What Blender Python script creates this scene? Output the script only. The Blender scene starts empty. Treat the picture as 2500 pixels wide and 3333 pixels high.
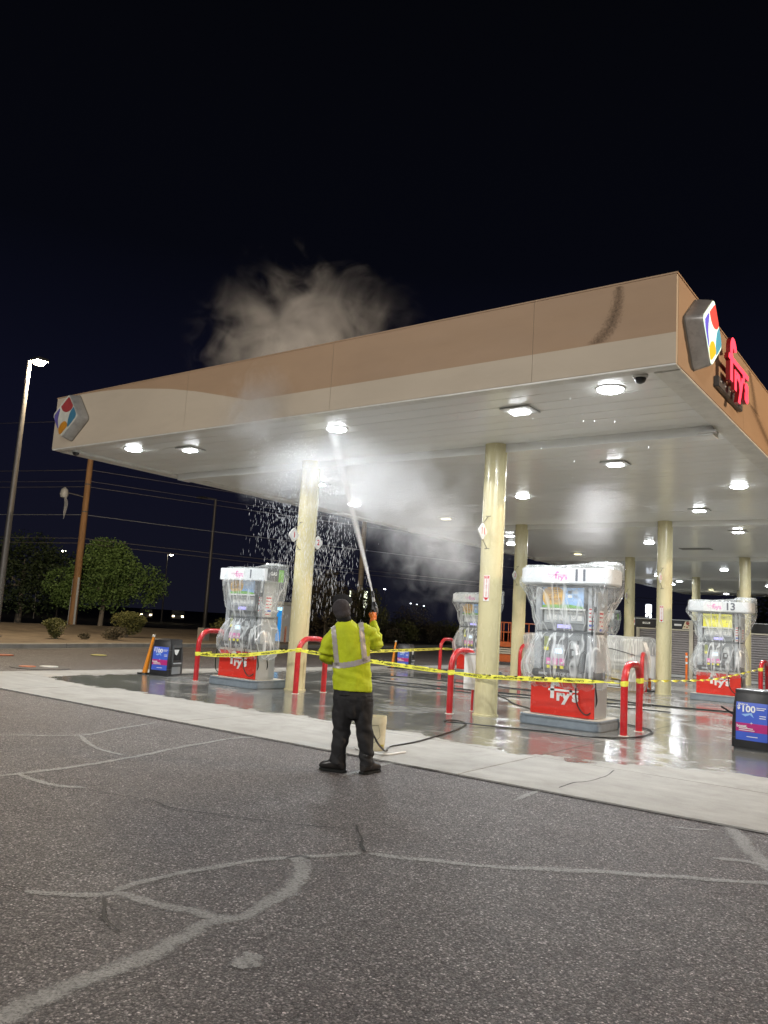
import bpy, bmesh, math, random
from mathutils import Vector, Matrix, noise

random.seed(7)
sc = bpy.context.scene
COL = sc.collection
R = math.radians

# ------------------------------------------------------------------ camera, world, exposure
cam_d = bpy.data.cameras.new('camera')
cam = bpy.data.objects.new('camera', cam_d)
COL.objects.link(cam)
sc.camera = cam
cam_d.sensor_fit = 'VERTICAL'
cam_d.sensor_height = 36.0
cam_d.sensor_width = 27.0
cam_d.lens = 27.924
cam_d.clip_start = 0.05
cam_d.clip_end = 4000
CM = ((0.808452, -0.031705, -0.587707), (0.585382, 0.146979, 0.797324), (0.061101, -0.988631, 0.137385))
cam.matrix_world = Matrix(((CM[0][0], -CM[0][1], -CM[0][2], 0), (CM[1][0], -CM[1][1], -CM[1][2], 0),
                           (CM[2][0], -CM[2][1], -CM[2][2], 1.55), (0, 0, 0, 1)))

w = bpy.data.worlds.new('World')
sc.world = w
w.use_nodes = True
wn = w.node_tree
wn.nodes.clear()
wo = wn.nodes.new('ShaderNodeOutputWorld')
wb = wn.nodes.new('ShaderNodeBackground')
wr = wn.nodes.new('ShaderNodeValToRGB')
wg = wn.nodes.new('ShaderNodeTexCoord')
wx = wn.nodes.new('ShaderNodeSeparateXYZ')
wn.links.new(wg.outputs['Generated'], wx.inputs[0])
wn.links.new(wx.outputs['Z'], wr.inputs[0])
wn.links.new(wr.outputs[0], wb.inputs[0])
wn.links.new(wb.outputs[0], wo.inputs[0])
e = wr.color_ramp.elements
e[0].position = 0.0; e[0].color = (0.0062, 0.0064, 0.0125, 1)
e[1].position = 0.75; e[1].color = (0.0012, 0.0014, 0.0022, 1)
m_ = wr.color_ramp.elements.new(0.22); m_.color = (0.0038, 0.0042, 0.0115, 1)
m_ = wr.color_ramp.elements.new(0.42); m_.color = (0.0016, 0.0019, 0.0040, 1)
wb.inputs[1].default_value = 1.0

sc.view_settings.view_transform = 'Standard'
sc.view_settings.look = 'None'
sc.view_settings.exposure = 0.14
sc.view_settings.gamma = 1.0
sc.view_settings.use_curve_mapping = False
cy = sc.cycles
cy.use_denoising = True
try:
    cy.denoiser = 'OPENIMAGEDENOISE'
    cy.denoising_input_passes = 'RGB_ALBEDO_NORMAL'
    cy.denoising_prefilter = 'ACCURATE'
except Exception:
    pass
cy.max_bounces = 10
cy.diffuse_bounces = 4
cy.glossy_bounces = 4
cy.transmission_bounces = 6
cy.transparent_max_bounces = 24
cy.volume_bounces = 3
cy.volume_step_rate = 1.0
cy.volume_max_steps = 256
cy.sample_clamp_indirect = 6.0
cy.sample_clamp_direct = 0.0
cy.caustics_reflective = False
cy.caustics_refractive = False
cy.use_light_tree = True

# key levels
P_ROUND, P_SQUARE, P_DIM = 142.0, 78.0, 10.0

# ------------------------------------------------------------------ materials
MATS = {}


def nt(name):
    m = bpy.data.materials.new(name)
    m.use_nodes = True
    t = m.node_tree
    b = t.nodes.get('Principled BSDF')
    return m, t, b


def N(t, kind, **kw):
    n = t.nodes.new(kind)
    for k, v in kw.items():
        if k.startswith('i_'):
            key = k[2:]
            key = int(key) if key.isdigit() else key
            n.inputs[key].default_value = v
        else:
            setattr(n, k, v)
    return n


def lk(t, a, b):
    t.links.new(a, b)


def mth(t, op, a, b=None, c=None, clamp=False):
    n = t.nodes.new('ShaderNodeMath')
    n.operation = op
    n.use_clamp = clamp
    for i, v in enumerate((a, b, c)):
        if v is None:
            continue
        if isinstance(v, (int, float)):
            n.inputs[i].default_value = v
        else:
            t.links.new(v, n.inputs[i])
    return n.outputs[0]


def mixc(t, f, a, b, blend='MIX'):
    n = t.nodes.new('ShaderNodeMix')
    n.data_type = 'RGBA'
    n.blend_type = blend
    for s, v in ((n.inputs[0], f), (n.inputs[6], a), (n.inputs[7], b)):
        if isinstance(v, (int, float)):
            s.default_value = v
        elif isinstance(v, tuple):
            s.default_value = v if len(v) == 4 else (*v, 1)
        else:
            t.links.new(v, s)
    return n.outputs[2]


def ramp(t, src, stops):
    n = t.nodes.new('ShaderNodeValToRGB')
    while len(n.color_ramp.elements) < len(stops):
        n.color_ramp.elements.new(0.5)
    for el, (p, c) in zip(n.color_ramp.elements, stops):
        el.position = p
        el.color = (c, c, c, 1) if isinstance(c, (int, float)) else (*c, 1)
    t.links.new(src, n.inputs[0])
    return n.outputs[0]


def noise_n(t, vec, scale, detail=4, rough=.55, dist=0.0):
    n = t.nodes.new('ShaderNodeTexNoise')
    n.inputs['Scale'].default_value = scale
    n.inputs['Detail'].default_value = detail
    n.inputs['Roughness'].default_value = rough
    n.inputs['Distortion'].default_value = dist
    t.links.new(vec, n.inputs['Vector'])
    return n.outputs['Fac']


def wpos(t):
    return t.nodes.new('ShaderNodeNewGeometry').outputs['Position']


def pm(name, col, rough=.5, metal=0.0, var=.12, scale=6.0, bump=0.0, bscale=40.0, dirt=0.0, dcol=(.05, .045, .04), coat=0.0, spec=.5, stretch=(1, 1, 1), rvar=.1):
    """procedural paint / plastic / stone with tone variation, dirt and fine relief"""
    if name in MATS:
        return MATS[name]
    m, t, b = nt(name)
    tc = t.nodes.new('ShaderNodeTexCoord').outputs['Object']
    mp = N(t, 'ShaderNodeMapping')
    mp.inputs['Scale'].default_value = stretch
    lk(t, tc, mp.inputs['Vector'])
    v = mp.outputs[0]
    n1 = noise_n(t, v, scale, 5, .6)
    lo = tuple(max(0, c * (1 - var)) for c in col)
    hi = tuple(min(1, c * (1 + var)) for c in col)
    c = mixc(t, ramp(t, n1, [(.3, 0.0), (.7, 1.0)]), lo, hi)
    if dirt:
        n2 = noise_n(t, v, scale * 1.7, 7, .7, .5)
        c = mixc(t, mth(t, 'MULTIPLY', ramp(t, n2, [(.5, 0.0), (.72, 1.0)]), dirt), c, dcol)
    lk(t, c, b.inputs['Base Color'])
    n3 = noise_n(t, v, scale * 2.3, 4)
    lk(t, mth(t, 'MULTIPLY_ADD', n3, rvar * 2, rough - rvar, clamp=True), b.inputs['Roughness'])
    b.inputs['Metallic'].default_value = metal
    b.inputs['Coat Weight'].default_value = coat
    b.inputs['Specular IOR Level'].default_value = spec
    if bump:
        bp = N(t, 'ShaderNodeBump', i_Strength=bump, i_Distance=.01)
        lk(t, noise_n(t, v, bscale, 5, .6), bp.inputs['Height'])
        lk(t, bp.outputs[0], b.inputs['Normal'])
    MATS[name] = m
    return m


def em(name, col, s, base=None):
    if name in MATS:
        return MATS[name]
    m, t, b = nt(name)
    b.inputs['Base Color'].default_value = (*(base or col), 1)
    b.inputs['Emission Color'].default_value = (*col, 1)
    b.inputs['Emission Strength'].default_value = s
    b.inputs['Roughness'].default_value = .4
    MATS[name] = m
    return m


# --- asphalt
def mat_asphalt():
    m, t, b = nt('asphalt')
    p = wpos(t)
    vo = N(t, 'ShaderNodeTexVoronoi', i_Scale=88.0)
    lk(t, p, vo.inputs['Vector'])
    vo2 = N(t, 'ShaderNodeTexVoronoi', i_Scale=185.0)
    lk(t, p, vo2.inputs['Vector'])
    sx = N(t, 'ShaderNodeSeparateColor')
    lk(t, vo.outputs['Color'], sx.inputs[0])
    sx2 = N(t, 'ShaderNodeSeparateColor')
    lk(t, vo2.outputs['Color'], sx2.inputs[0])
    big = noise_n(t, p, .55, 5, .6)
    mid = noise_n(t, p, 3.5, 5, .6)
    base = mixc(t, ramp(t, big, [(.35, 0.0), (.65, 1.0)]), (.120, .105, .102), (.148, .137, .134))
    tone = ramp(t, sx.outputs[0], [(0.0, .5), (.5, .85), (.80, 1.3), (.94, 2.2), (1.0, 3.6)])
    c = mixc(t, 1.0, base, tone, 'MULTIPLY')
    tone2 = ramp(t, sx2.outputs[0], [(0.0, .55), (.7, 1.05), (.92, 1.8), (1.0, 2.7)])
    c = mixc(t, .8, c, tone2, 'MULTIPLY')
    # dark tar between the stones
    gap = ramp(t, vo.outputs['Distance'], [(.3, 1.0), (.75, .35)])
    c = mixc(t, .75, c, gap, 'MULTIPLY')
    c = mixc(t, 1.0, c, ramp(t, mid, [(.25, .82), (.75, 1.18)]), 'MULTIPLY')
    st = noise_n(t, p, 1.3, 6, .7, 1.0)
    c = mixc(t, mth(t, 'MULTIPLY', ramp(t, st, [(.56, 0.0), (.75, 1.0)]), .35), c, (.05, .042, .04))
    lk(t, c, b.inputs['Base Color'])
    lk(t, mth(t, 'MULTIPLY_ADD', sx.outputs[1], .35, .5), b.inputs['Roughness'])
    h = mth(t, 'MULTIPLY_ADD', vo.outputs['Distance'], -1.0, mth(t, 'MULTIPLY', sx.outputs[2], .6))
    h = mth(t, 'ADD', h, mth(t, 'MULTIPLY', vo2.outputs['Distance'], -.5))
    bp = N(t, 'ShaderNodeBump', i_Strength=.7, i_Distance=.007)
    lk(t, h, bp.inputs['Height'])
    lk(t, bp.outputs[0], b.inputs['Normal'])
    return m


def mat_seal(name, col, edge=.5, a0=.38, a1=.62, aspk=.32, amax=.82):
    """crack filler / splat: a sheet whose worn rim dissolves into the asphalt (uv.y runs across)"""
    m, t, b = nt(name)
    p = wpos(t)
    uv = t.nodes.new('ShaderNodeUVMap').outputs[0]
    sx = t.nodes.new('ShaderNodeSeparateXYZ')
    lk(t, uv, sx.inputs[0])
    d = mth(t, 'SUBTRACT', 1.0, mth(t, 'ABSOLUTE', mth(t, 'MULTIPLY_ADD', sx.outputs[1], 2.0, -1.0)))
    n1 = noise_n(t, p, 26, 6, .75)
    n2 = noise_n(t, p, 5, 4, .6)
    a = mth(t, 'ADD', mth(t, 'MULTIPLY', d, .55), mth(t, 'MULTIPLY_ADD', n1, .95, -.38))
    a = ramp(t, a, [(a0, 0.0), (a1, 1.0)])
    c = mixc(t, ramp(t, n2, [(.3, 0.0), (.7, 1.0)]), tuple(x * .72 for x in col), col)
    c = mixc(t, mth(t, 'MULTIPLY', ramp(t, n1, [(.5, 0.0), (.7, 1.0)]), .4), c, tuple(x * .5 for x in col))
    lk(t, c, b.inputs['Base Color'])
    b.inputs['Roughness'].default_value = .62
    n4 = noise_n(t, p, 70, 3, .7)
    lk(t, mth(t, 'MULTIPLY', a, ramp(t, n4, [(.38, aspk), (.62, amax)])), b.inputs['Alpha'])
    bp = N(t, 'ShaderNodeBump', i_Strength=.5, i_Distance=.004)
    lk(t, noise_n(t, p, 90, 4, .7), bp.inputs['Height'])
    lk(t, bp.outputs[0], b.inputs['Normal'])
    return m


# --- concrete forecourt, dry in front and wet under the canopy
def mat_concrete():
    m, t, b = nt('forecourt concrete')
    p = wpos(t)
    sx = t.nodes.new('ShaderNodeSeparateXYZ')
    lk(t, p, sx.inputs[0])
    X, Y = sx.outputs[0], sx.outputs[1]
    nA = noise_n(t, p, .45, 3, .5)
    nB = noise_n(t, p, 2.2, 6, .65)
    nC = noise_n(t, p, 11.0, 6, .7)
    edge = mth(t, 'ADD', mth(t, 'MULTIPLY', nA, 1.5), mth(t, 'MULTIPLY', nB, .95))
    edge = mth(t, 'ADD', edge, mth(t, 'MULTIPLY', nC, .22))
    shift = mth(t, 'MULTIPLY', ramp(t, mth(t, 'MULTIPLY_ADD', X, .2, 1.0, clamp=True), [(.2, 0.0), (.55, 1.0)]), 1.0)
    s = mth(t, 'SUBTRACT', mth(t, 'ADD', Y, edge), shift)
    mr = N(t, 'ShaderNodeMapRange', interpolation_type='SMOOTHSTEP')
    mr.inputs[1].default_value = 10.82
    mr.inputs[2].default_value = 11.02
    lk(t, s, mr.inputs[0])
    wet = mr.outputs[0]
    mrx = N(t, 'ShaderNodeMapRange', interpolation_type='SMOOTHSTEP')
    mrx.inputs[1].default_value = -16.2
    mrx.inputs[2].default_value = -15.4
    lk(t, mth(t, 'ADD', X, mth(t, 'MULTIPLY_ADD', nB, 1.6, -.8)), mrx.inputs[0])
    wet = mth(t, 'MULTIPLY', wet, mrx.outputs[0])
    # standing water versus merely damp
    far = N(t, 'ShaderNodeMapRange')
    far.inputs[1].default_value = 14.0; far.inputs[2].default_value = 30.0
    far.inputs[3].default_value = 0.0; far.inputs[4].default_value = .12
    lk(t, Y, far.inputs[0])
    pud = ramp(t, mth(t, 'SUBTRACT', mth(t, 'ADD', mth(t, 'MULTIPLY', nB, .55), mth(t, 'MULTIPLY', nA, .5)), far.outputs[0]), [(.44, 0.0), (.52, 1.0)])
    # dry colour
    cA = mixc(t, ramp(t, nB, [(.3, 0.0), (.7, 1.0)]), (.31, .302, .28), (.40, .392, .365))
    fine = noise_n(t, p, 60, 4, .7)
    cA = mixc(t, .5, cA, ramp(t, fine, [(.25, .75), (.75, 1.2)]), 'MULTIPLY')
    stain = noise_n(t, p, 1.1, 7, .72, 1.5)
    cA = mixc(t, mth(t, 'MULTIPLY', ramp(t, stain, [(.5, 0.0), (.72, 1.0)]), .5), cA, (.19, .175, .15))
    # streaks swept along X
    mp = N(t, 'ShaderNodeMapping'); mp.inputs['Scale'].default_value = (.35, 3.2, 1)
    lk(t, p, mp.inputs['Vector'])
    sw = noise_n(t, mp.outputs[0], 1.6, 5, .6)
    cA = mixc(t, .35, cA, ramp(t, sw, [(.3, .75), (.7, 1.15)]), 'MULTIPLY')
    cW = mixc(t, 1.0, cA, (.78, .78, .77), 'MULTIPLY')
    cP = mixc(t, 1.0, cA, (.46, .47, .46), 'MULTIPLY')
    cW = mixc(t, pud, cW, cP)
    c = mixc(t, wet, cA, cW)
    lk(t, c, b.inputs['Base Color'])
    rw = mth(t, 'MULTIPLY_ADD', pud, -.20, .27)
    rr = N(t, 'ShaderNodeMix'); rr.data_type = 'FLOAT'
    lk(t, wet, rr.inputs[0]); rr.inputs[2].default_value = .78; lk(t, rw, rr.inputs[3])
    lk(t, rr.outputs[0], b.inputs['Roughness'])
    b.inputs['Specular IOR Level'].default_value = .55
    # ripples from falling drops + concrete grain
    rip = noise_n(t, p, 17, 4, .6, .8)
    rip2 = noise_n(t, p, 4.5, 3, .5)
    near = N(t, 'ShaderNodeMapRange')
    near.inputs[1].default_value = 9.0; near.inputs[2].default_value = 20.0
    near.inputs[3].default_value = .17; near.inputs[4].default_value = .03
    lk(t, Y, near.inputs[0])
    b1 = N(t, 'ShaderNodeBump', i_Distance=.02)
    lk(t, mth(t, 'MULTIPLY', near.outputs[0], wet), b1.inputs['Strength'])
    lk(t, mth(t, 'ADD', rip, mth(t, 'MULTIPLY', rip2, 1.2)), b1.inputs['Height'])
    b2 = N(t, 'ShaderNodeBump', i_Distance=.004)
    lk(t, mth(t, 'MULTIPLY_ADD', wet, -.28, .35), b2.inputs['Strength'])
    lk(t, fine, b2.inputs['Height'])
    lk(t, b1.outputs[0], b2.inputs['Normal'])
    lk(t, b2.outputs[0], b.inputs['Normal'])
    return m


def mat_plastic(name='clear plastic film', lo=.10, hi=.82, scale=2.4, tint=(.90, .93, .93)):
    m, t, b = nt(name)
    out = t.nodes['Material Output']
    tc = t.nodes.new('ShaderNodeTexCoord').outputs['Object']
    mp = N(t, 'ShaderNodeMapping'); mp.inputs['Scale'].default_value = (1.0, 1.0, .075); mp.inputs['Rotation'].default_value = (.10, .08, .1)
    lk(t, tc, mp.inputs['Vector'])
    a = noise_n(t, mp.outputs[0], scale * 1.5, 2, .5, .35)
    fold = mth(t, 'SUBTRACT', 1.0, mth(t, 'MULTIPLY', mth(t, 'ABSOLUTE', mth(t, 'SUBTRACT', a, .5)), 26.0), clamp=True)
    mp2 = N(t, 'ShaderNodeMapping'); mp2.inputs['Scale'].default_value = (1.0, 1.0, .10); mp2.inputs['Rotation'].default_value = (-.35, .55, .3)
    lk(t, tc, mp2.inputs['Vector'])
    a2 = noise_n(t, mp2.outputs[0], scale * 1.1, 2, .5, .3)
    fold2 = mth(t, 'SUBTRACT', 1.0, mth(t, 'MULTIPLY', mth(t, 'ABSOLUTE', mth(t, 'SUBTRACT', a2, .47)), 40.0), clamp=True)
    cloud = ramp(t, noise_n(t, tc, 2.6, 4, .6), [(.40, 0.02), (.72, .42)])
    f = mth(t, 'MAXIMUM', mth(t, 'MAXIMUM', fold, mth(t, 'MULTIPLY', fold2, .8)), cloud)
    lw = N(t, 'ShaderNodeLayerWeight', i_Blend=.25)
    f = mth(t, 'MAXIMUM', f, mth(t, 'MULTIPLY', lw.outputs['Facing'], .6))
    # the film is drawn tight and clear over the flat top valance of a pump
    sz = t.nodes.new('ShaderNodeSeparateXYZ'); lk(t, tc, sz.inputs[0])
    tg = N(t, 'ShaderNodeMapRange'); tg.inputs[1].default_value = 2.28; tg.inputs[2].default_value = 2.40; tg.inputs[3].default_value = 1.0; tg.inputs[4].default_value = .22
    lk(t, sz.outputs[2], tg.inputs[0])
    tg2 = N(t, 'ShaderNodeMapRange'); tg2.inputs[1].default_value = 2.60; tg2.inputs[2].default_value = 2.68; tg2.inputs[3].default_value = .0; tg2.inputs[4].default_value = .8
    lk(t, sz.outputs[2], tg2.inputs[0])
    f = mth(t, 'MULTIPLY', f, mth(t, 'MAXIMUM', tg.outputs[0], tg2.outputs[0]))
    f = mth(t, 'MULTIPLY_ADD', f, hi - lo, lo * .8, clamp=True)
    b.inputs['Base Color'].default_value = (*tint, 1)
    b.inputs['Roughness'].default_value = .16
    b.inputs['Specular IOR Level'].default_value = .8
    bp = N(t, 'ShaderNodeBump', i_Strength=.7, i_Distance=.06)
    lk(t, mth(t, 'ADD', a, a2), bp.inputs['Height'])
    lk(t, bp.outputs[0], b.inputs['Normal'])
    tl = N(t, 'ShaderNodeBsdfTranslucent', i_Color=(*tint, 1))
    mx0 = N(t, 'ShaderNodeMixShader', i_0=.35)
    lk(t, b.outputs[0], mx0.inputs[1]); lk(t, tl.outputs[0], mx0.inputs[2])
    tr = N(t, 'ShaderNodeBsdfTransparent', i_Color=(.97, .98, .98, 1))
    mx = N(t, 'ShaderNodeMixShader')
    lk(t, f, mx.inputs[0]); lk(t, tr.outputs[0], mx.inputs[1]); lk(t, mx0.outputs[0], mx.inputs[2])
    lk(t, mx.outputs[0], out.inputs['Surface'])
    return m


def mat_foliage(name, c1, c2):
    m, t, b = nt(name)
    tc = t.nodes.new('ShaderNodeTexCoord').outputs['Object']
    n = noise_n(t, tc, 1.7, 4, .6)
    n2 = noise_n(t, tc, 14, 3, .6)
    c = mixc(t, ramp(t, n, [(.35, 0.0), (.65, 1.0)]), c1, c2)
    c = mixc(t, .8, c, ramp(t, n2, [(.3, .6), (.7, 1.35)]), 'MULTIPLY')
    lk(t, c, b.inputs['Base Color'])
    b.inputs['Roughness'].default_value = .65
    return m


M_ASPH = mat_asphalt()
M_CONC = mat_concrete()
M_SEAL = mat_seal('crack filler', (.36, .357, .345), a0=.24, a1=.46, aspk=.46, amax=.88)
M_CRACK = mat_seal('open crack', (.012, .011, .010), a0=.2, a1=.35, aspk=.8, amax=.95)
M_FILM = mat_plastic()
M_FILM_THICK = mat_plastic('milky plastic sheet', .48, .95, 5.0, (.80, .79, .75))
M_RED = pm('red bollard paint', (.50, .018, .022), .30, var=.18, dirt=.5, dcol=(.45, .12, .12), coat=.4, scale=9)
M_PRED = pm('red pump panel', (.62, .030, .018), .25, var=.05, coat=.5, scale=3)
M_COLUMN = pm('cream column paint', (.63, .57, .34), .26, var=.07, scale=2.5, dirt=.32, dcol=(.36, .29, .16), coat=.5, stretch=(1, 1, .25))
M_SOFFIT = pm('white soffit metal', (.80, .80, .77), .30, var=.03, scale=1.3, dirt=.10, dcol=(.62, .61, .57), stretch=(.6, 1.4, 1), coat=.2, rvar=.04)
M_TRIM = pm('soffit trim', (.70, .69, .64), .35, var=.10, scale=2.6, dirt=.4, dcol=(.42, .40, .34))
M_BROWN = pm('brown fascia paint', (.355, .232, .138), .6, var=.06, scale=1.1, stretch=(.5, .5, 1.6), dirt=.12, dcol=(.2, .12, .07))
M_BEIGE = pm('beige fascia paint', (.485, .405, .305), .6, var=.05, scale=1.1, stretch=(.5, .5, 1.6), dirt=.12, dcol=(.28, .22, .16))
M_WHITE = pm('white paint', (.74, .74, .72), .35, var=.04)
M_PUMPW = pm('pump valance', (.66, .68, .69), .3, var=.03, coat=.3)
M_PANEL = pm('brushed steel panel', (.46, .48, .50), .32, metal=.35, var=.08, scale=3, stretch=(1, 1, .2))
M_DARKG = pm('dark grey plastic', (.075, .078, .08), .42, var=.15)
M_MIDG = pm('mid grey plastic', (.24, .255, .26), .42, var=.08)
M_LGREY = pm('light grey plastic', (.45, .47, .48), .4, var=.06)
M_BLACK = pm('black plastic', (.014, .014, .015), .38, var=.3, dirt=.25, dcol=(.05, .05, .05), coat=.2)
M_RUBBER = pm('black rubber', (.010, .011, .010), .4, var=.2)
M_ISLE = pm('blue grey island paint', (.20, .235, .265), .5, var=.14, dirt=.35, dcol=(.10, .11, .12), scale=5)
M_ISLETOP = pm('island concrete', (.50, .47, .39), .5, var=.12, dirt=.4, dcol=(.28, .25, .2), scale=6, bump=.15)
M_INK = pm('black ink', (.018, .018, .02), .5, var=.05)
M_NUM = pm('number grey', (.085, .09, .115), .5, var=.05)
M_PINK = pm('magenta print', (.78, .22, .50), .45, var=.1)
M_YEL = pm('caution yellow', (.86, .78, .06), .35, var=.06, scale=14, bump=.2, bscale=30)
M_ORANGE = pm('orange plastic', (.80, .17, .02), .45, var=.1, dirt=.15)
M_LORANGE = pm('lift orange paint', (.50, .115, .03), .45, var=.12, dirt=.3)
M_BLUE = pm('poster blue', (.045, .10, .50), .35, var=.08)
M_MAG = pm('poster magenta', (.42, .02, .16), .35, var=.08)
M_SKYB = pm('poster sky', (.26, .45, .75), .35, var=.06)
M_GREEN = pm('poster green', (.16, .42, .05), .35, var=.05)
M_AMBER = pm('poster amber', (.66, .36, .035), .35, var=.08)
M_YELP = pm('poster yellow', (.86, .80, .04), .35, var=.04)
M_JUG = pm('stained cream jug', (.66, .60, .42), .4, var=.12, scale=5, dirt=.35, dcol=(.45, .36, .16))
M_LIME = None

# ------------------------------------------------------------------ geometry helpers
class MB:
    def __init__(s):
        s.v, s.f, s.m, s.uv = [], [], [], None

    def quad(s, a, b, c, d, mi=0):
        n = len(s.v); s.v += [a, b, c, d]; s.f.append((n, n + 1, n + 2, n + 3)); s.m.append(mi)

    def poly(s, pts, mi=0):
        n = len(s.v); s.v += list(pts); s.f.append(tuple(range(n, n + len(pts)))); s.m.append(mi)

    def box(s, x0, x1, y0, y1, z0, z1, mi=0):
        n = len(s.v)
        s.v += [(x0, y0, z0), (x1, y0, z0), (x1, y1, z0), (x0, y1, z0), (x0, y0, z1), (x1, y0, z1), (x1, y1, z1), (x0, y1, z1)]
        for q in ((0, 3, 2, 1), (4, 5, 6, 7), (0, 1, 5, 4), (1, 2, 6, 5), (2, 3, 7, 6), (3, 0, 4, 7)):
            s.f.append(tuple(n + i for i in q)); s.m.append(mi)
        return s

    def rings(s, rs, cap=True, mi=0, closed=True):
        n0 = len(s.v); k = len(rs[0])
        for r in rs:
            s.v += [tuple(p) for p in r]
        for i in range(len(rs) - 1):
            for j in range(k if closed else k - 1):
                a = n0 + i * k + j; b = n0 + i * k + (j + 1) % k
                s.f.append((a, b, b + k, a + k)); s.m.append(mi)
        if cap:
            s.f.append(tuple(n0 + j for j in reversed(range(k)))); s.m.append(mi)
            s.f.append(tuple(n0 + (len(rs) - 1) * k + j for j in range(k))); s.m.append(mi)
        return s

    def tube(s, pts, r, n=10, mi=0, cap=True):
        pts = [Vector(p) for p in pts]
        rr = r if isinstance(r, (list, tuple)) else [r] * len(pts)
        rs = []
        up = None
        for i, p in enumerate(pts):
            d = (pts[min(i + 1, len(pts) - 1)] - pts[max(i - 1, 0)])
            d = d.normalized() if d.length > 1e-9 else Vector((0, 0, 1))
            if up is None:
                up = Vector((0, 0, 1)) if abs(d.z) < .9 else Vector((1, 0, 0))
            a = (up - d * up.dot(d))
            if a.length < 1e-4:
                a = d.orthogonal()
            a.normalize(); up = a
            b = d.cross(a)
            rs.append([p + (a * math.cos(t) + b * math.sin(t)) * rr[i] for t in (2 * math.pi * j / n for j in range(n))])
        return s.rings(rs, cap, mi)

    def lathe(s, prof, n=24, c=(0, 0), mi=0, cap=True):
        rs = [[(c[0] + r * math.cos(2 * math.pi * j / n), c[1] + r * math.sin(2 * math.pi * j / n), z) for j in range(n)] for r, z in prof]
        return s.rings(rs, cap, mi)

    def prism(s, poly, f0, f1, mi=0):
        """poly: 2-D points; f0/f1 map (u,v) to 3-D for back and front"""
        n = len(s.v); k = len(poly)
        s.v += [f0(u, v) for u, v in poly] + [f1(u, v) for u, v in poly]
        s.f.append(tuple(n + j for j in reversed(range(k)))); s.m.append(mi)
        s.f.append(tuple(n + k + j for j in range(k))); s.m.append(mi)
        for j in range(k):
            a, b = n + j, n + (j + 1) % k
            s.f.append((a, b, b + k, a + k)); s.m.append(mi)
        return s

    def mesh(s, name, mats, bevel=0.0, smooth=False, seg=2):
        me = bpy.data.meshes.new(name)
        me.from_pydata([tuple(v) for v in s.v], [], s.f)
        if not isinstance(mats, (list, tuple)):
            mats = [mats]
        for mm in mats:
            me.materials.append(mm)
        me.polygons.foreach_set('material_index', s.m)
        bm = bmesh.new(); bm.from_mesh(me)
        if bevel or smooth:
            bmesh.ops.remove_doubles(bm, verts=bm.verts, dist=1e-5)
        bmesh.ops.recalc_face_normals(bm, faces=bm.faces)
        if bevel:
            es = [e_ for e_ in bm.edges if len(e_.link_faces) == 2 and e_.calc_face_angle(0) > .5]
            bmesh.ops.bevel(bm, geom=es, offset=bevel, segments=seg, affect='EDGES', clamp_overlap=True)
        bm.to_mesh(me); bm.free()
        if smooth:
            me.shade_smooth()
            try:
                me.set_sharp_from_angle(angle=R(38))
            except Exception:
                pass
        return me

    def build(s, name, mats, parent=None, bevel=0.0, smooth=False, loc=(0, 0, 0), rot=(0, 0, 0), seg=2):
        o = bpy.data.objects.new(name, s.mesh(name, mats, bevel, smooth, seg))
        COL.objects.link(o)
        o.location = loc; o.rotation_euler = rot
        if parent:
            o.parent = parent
        return o


def rrect(x0, x1, y0, y1, r, n=5):
    pts = []
    for cx, cy_, a in ((x1 - r, y0 + r, -90), (x1 - r, y1 - r, 0), (x0 + r, y1 - r, 90), (x0 + r, y0 + r, 180)):
        for i in range(n + 1):
            t = R(a + 90 * i / n)
            pts.append((cx + r * math.cos(t), cy_ + r * math.sin(t)))
    return pts


def slabpoly(poly, z0, z1, mb=None, mi=0):
    mb = mb or MB()
    return mb.prism(poly, lambda u, v: (u, v, z0), lambda u, v: (u, v, z1), mi)


def thing(name, label, cat, loc=(0, 0, 0), rz=0.0, group=None):
    o = bpy.data.objects.new(name, None)
    o.empty_display_size = .2
    COL.objects.link(o)
    o.location = loc; o.rotation_euler = (0, 0, rz)
    return tag(o, label, cat, group)


def tag(o, label=None, cat=None, group=None, kind=None):
    if label: o['label'] = label
    if cat: o['category'] = cat
    if group: o['group'] = group
    if kind: o['kind'] = kind
    return o


def dup(o, loc=None, rz=None, label=None, parent=None):
    c = o.copy()
    COL.objects.link(c)
    c.parent = parent
    if loc is not None: c.location = loc
    if rz is not None: c.rotation_euler = (0, 0, rz)
    if label: c['label'] = label
    for ch in [x for x in o.children]:
        dup(ch, parent=c)
    return c


def spline(pts, n=6, closed=False):
    P = [Vector(p) for p in pts]
    out = []
    for i in range(len(P) - 1):
        p0 = P[max(i - 1, 0)]; p1 = P[i]; p2 = P[i + 1]; p3 = P[min(i + 2, len(P) - 1)]
        for k in range(n):
            t = k / n
            out.append(.5 * ((2 * p1) + (-p0 + p2) * t + (2 * p0 - 5 * p1 + 4 * p2 - p3) * t * t + (-p0 + 3 * p1 - 3 * p2 + p3) * t ** 3))
    out.append(P[-1])
    return out


_TX = {}


def text_geo(body, size=1.0, bold=0.0, spacing=1.0):
    key = (body, bold, spacing)
    if key not in _TX:
        cu = bpy.data.curves.new('t', 'FONT')
        cu.body = body; cu.size = 1.0; cu.offset = bold; cu.align_x = 'CENTER'; cu.align_y = 'CENTER'
        cu.space_character = spacing
        cu.resolution_u = 3
        o = bpy.data.objects.new('t', cu)
        COL.objects.link(o)
        dg = bpy.context.evaluated_depsgraph_get()
        me = bpy.data.meshes.new_from_object(o.evaluated_get(dg))
        _TX[key] = ([tuple(v.co) for v in me.vertices], [tuple(p.vertices) for p in me.polygons])
        bpy.data.objects.remove(o); bpy.data.meshes.remove(me)
    v, f = _TX[key]
    return [(x * size, y * size) for x, y, z in v], f


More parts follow.
